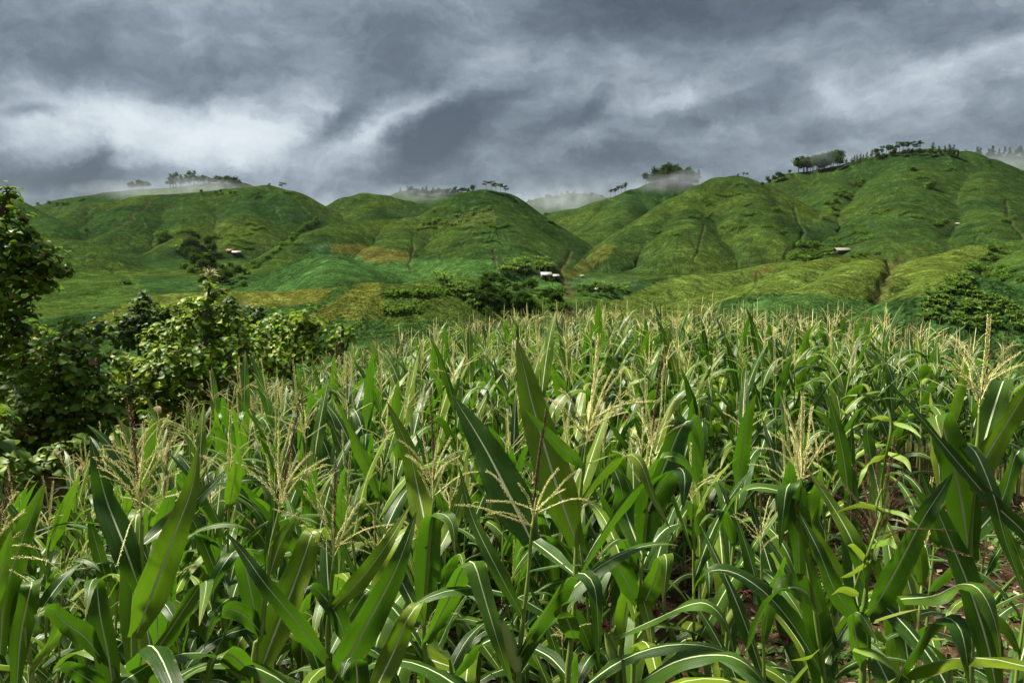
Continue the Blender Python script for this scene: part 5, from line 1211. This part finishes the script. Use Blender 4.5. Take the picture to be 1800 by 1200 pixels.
# every hillside plant says where in its clump it stands
gl = {}
for o in bpy.data.objects:
    if o.parent is None and o.get('category') in ('tree', 'bush', 'banana plant', 'hedge') and o.get('group') and o.location.y > 20: gl.setdefault(o['label'], []).append(o)
for lb_, os_ in gl.items():
    n = len(os_)
    if n < 2 or len(lb_.split()) > 14: continue
    os_.sort(key=lambda o: o.location.x / o.location.y); words_ = lb_.split(' ', 1)
    ends = ('left hand', 'right hand') if n == 2 else ('left end', 'middle', 'right end') if n < 8 else ('far left', 'left part', 'centre', 'right part', 'far right')
    for i, o in enumerate(os_):
        e_ = ends[min(len(ends) - 1, i * len(ends) // n)]
        o['label'] = lb_ + ', ' + e_ if n < 8 else ('taller ' if sorted(q.scale.z for q in os_)[n // 2] < o.scale.z else 'shorter ') + lb_ + ', ' + e_
        if len(o['label'].split()) > 16: o['label'] = lb_ + ', ' + e_

# ------------------------------------------------------------------ mist on the crests and haze
def vol_mat(name, dens, col=(.86, .89, .93), an=.2):
    m = bpy.data.materials.new(name); m.use_nodes = True; t = m.node_tree; t.nodes.clear(); o = t.nodes.new('ShaderNodeOutputMaterial'); v = t.nodes.new('ShaderNodeVolumePrincipled')
    v.inputs['Color'].default_value = (*col, 1); v.inputs['Density'].default_value = dens; v.inputs['Anisotropy'].default_value = an; t.links.new(v.outputs[0], o.inputs['Volume']); return m
def mist_mat(dens, seed):
    M = Mat('mist'); tcd = M.n('ShaderNodeTexCoord'); mp = M.n('ShaderNodeMapping'); M.l(tcd.outputs['Generated'], mp.inputs[0]); mp.inputs['Location'].default_value = (-1, -1, -1); mp.inputs['Scale'].default_value = (2, 2, 2)
    ln = M.n('ShaderNodeVectorMath', operation='LENGTH'); M.l(mp.outputs[0], ln.inputs[0])
    ms = M.n('ShaderNodeMapping'); M.l(tcd.outputs['Object'], ms.inputs[0]); ms.inputs['Location'].default_value = (seed * 9.1, 0, 0); ms.inputs['Rotation'].default_value = (0, .35, 0)
    n = M.noise(ms.outputs[0], .055, 4, .6); f = M.math('MULTIPLY', M.mapr(ln.outputs['Value'], .15, .95, 1, 0), M.mapr(n, .38, .68, 0, 1)); v = M.n('ShaderNodeVolumePrincipled')
    v.inputs['Color'].default_value = (.52, .57, .63, 1); v.inputs['Anisotropy'].default_value = .2; M.l(M.math('MULTIPLY', f, dens), v.inputs['Density']); M.l(v.outputs[0], M.out.inputs['Volume']); return M.m
def puff(px, py, d, wpx, hpx, dep, dens, seed):
    c = P(px, py, d); rn = np.random.RandomState(seed); th = np.linspace(0, 2 * np.pi, 33); ph = np.linspace(-np.pi / 2, np.pi / 2, 17)
    T_, F_ = np.meshgrid(th[:-1], ph[1:-1], indexing='ij'); x = np.cos(T_) * np.cos(F_); y = np.sin(T_) * np.cos(F_); z = np.sin(F_)
    def rr_(x, y, z): return 1 + .38 * fbm(x * 1.3 + seed, y * 1.3 + z * 1.7, 3, seed)
    def pt(x, y, z): k = rr_(x, y, z); return np.stack([x * k * wpx / 1200 * d, y * k * dep, z * k * hpx / 1200 * d], -1)
    V = pt(x, y, z); a, b = V.shape[:2]; i = np.arange(a * b).reshape(a, b); j = np.roll(i, -1, 0)
    f = np.stack([i[:, :-1], j[:, :-1], j[:, 1:], i[:, 1:]], -1).reshape(-1, 4); one = np.zeros(1)
    s_ = pt(one, one, one - 1)[0]; n_ = pt(one, one, one + 1)[0]; mb = MB(); mb.add(np.vstack([V.reshape(-1, 3), s_, n_]), f)
    t1 = np.stack([j[:, 0], i[:, 0], np.full(a, a * b)], -1); t2 = np.stack([i[:, -1], j[:, -1], np.full(a, a * b + 1)], -1); mb.f.append((np.vstack([t1, t2]), 0))
    o = mb.build('mist', mist_mat(dens, seed), kind='stuff'); o.location = tuple(c); return o
puff(350, 330, 640, 110, 20, 60, .022, 1)
puff(240, 338, 720, 110, 18, 70, .015, 2)
puff(990, 358, 1000, 100, 30, 60, .020, 3)
puff(1180, 328, 690, 80, 22, 45, .026, 4)
puff(1215, 314, 660, 44, 18, 24, .03, 5)
puff(1760, 290, 800, 130, 30, 90, .016, 6)
puff(1455, 282, 610, 52, 18, 24, .024, 7)
puff(735, 342, 720, 80, 18, 50, .014, 8)
puff(1090, 338, 880, 300, 34, 80, .007, 9)
puff(1500, 276, 760, 240, 26, 60, .007, 10)
hb = MB(); zt = 175.0; zb = float(TV[..., 2].min()) - 1; hb.box((0, 0, (zt + zb) / 2), (8200, 8200, zt - zb)); hz = hb.build('haze', vol_mat('haze', HAZE, (.80, .86, .95), .1), smooth=False, kind='stuff')
hz.display_type = 'WIRE'
print('top of ground', TV[..., 2].max())
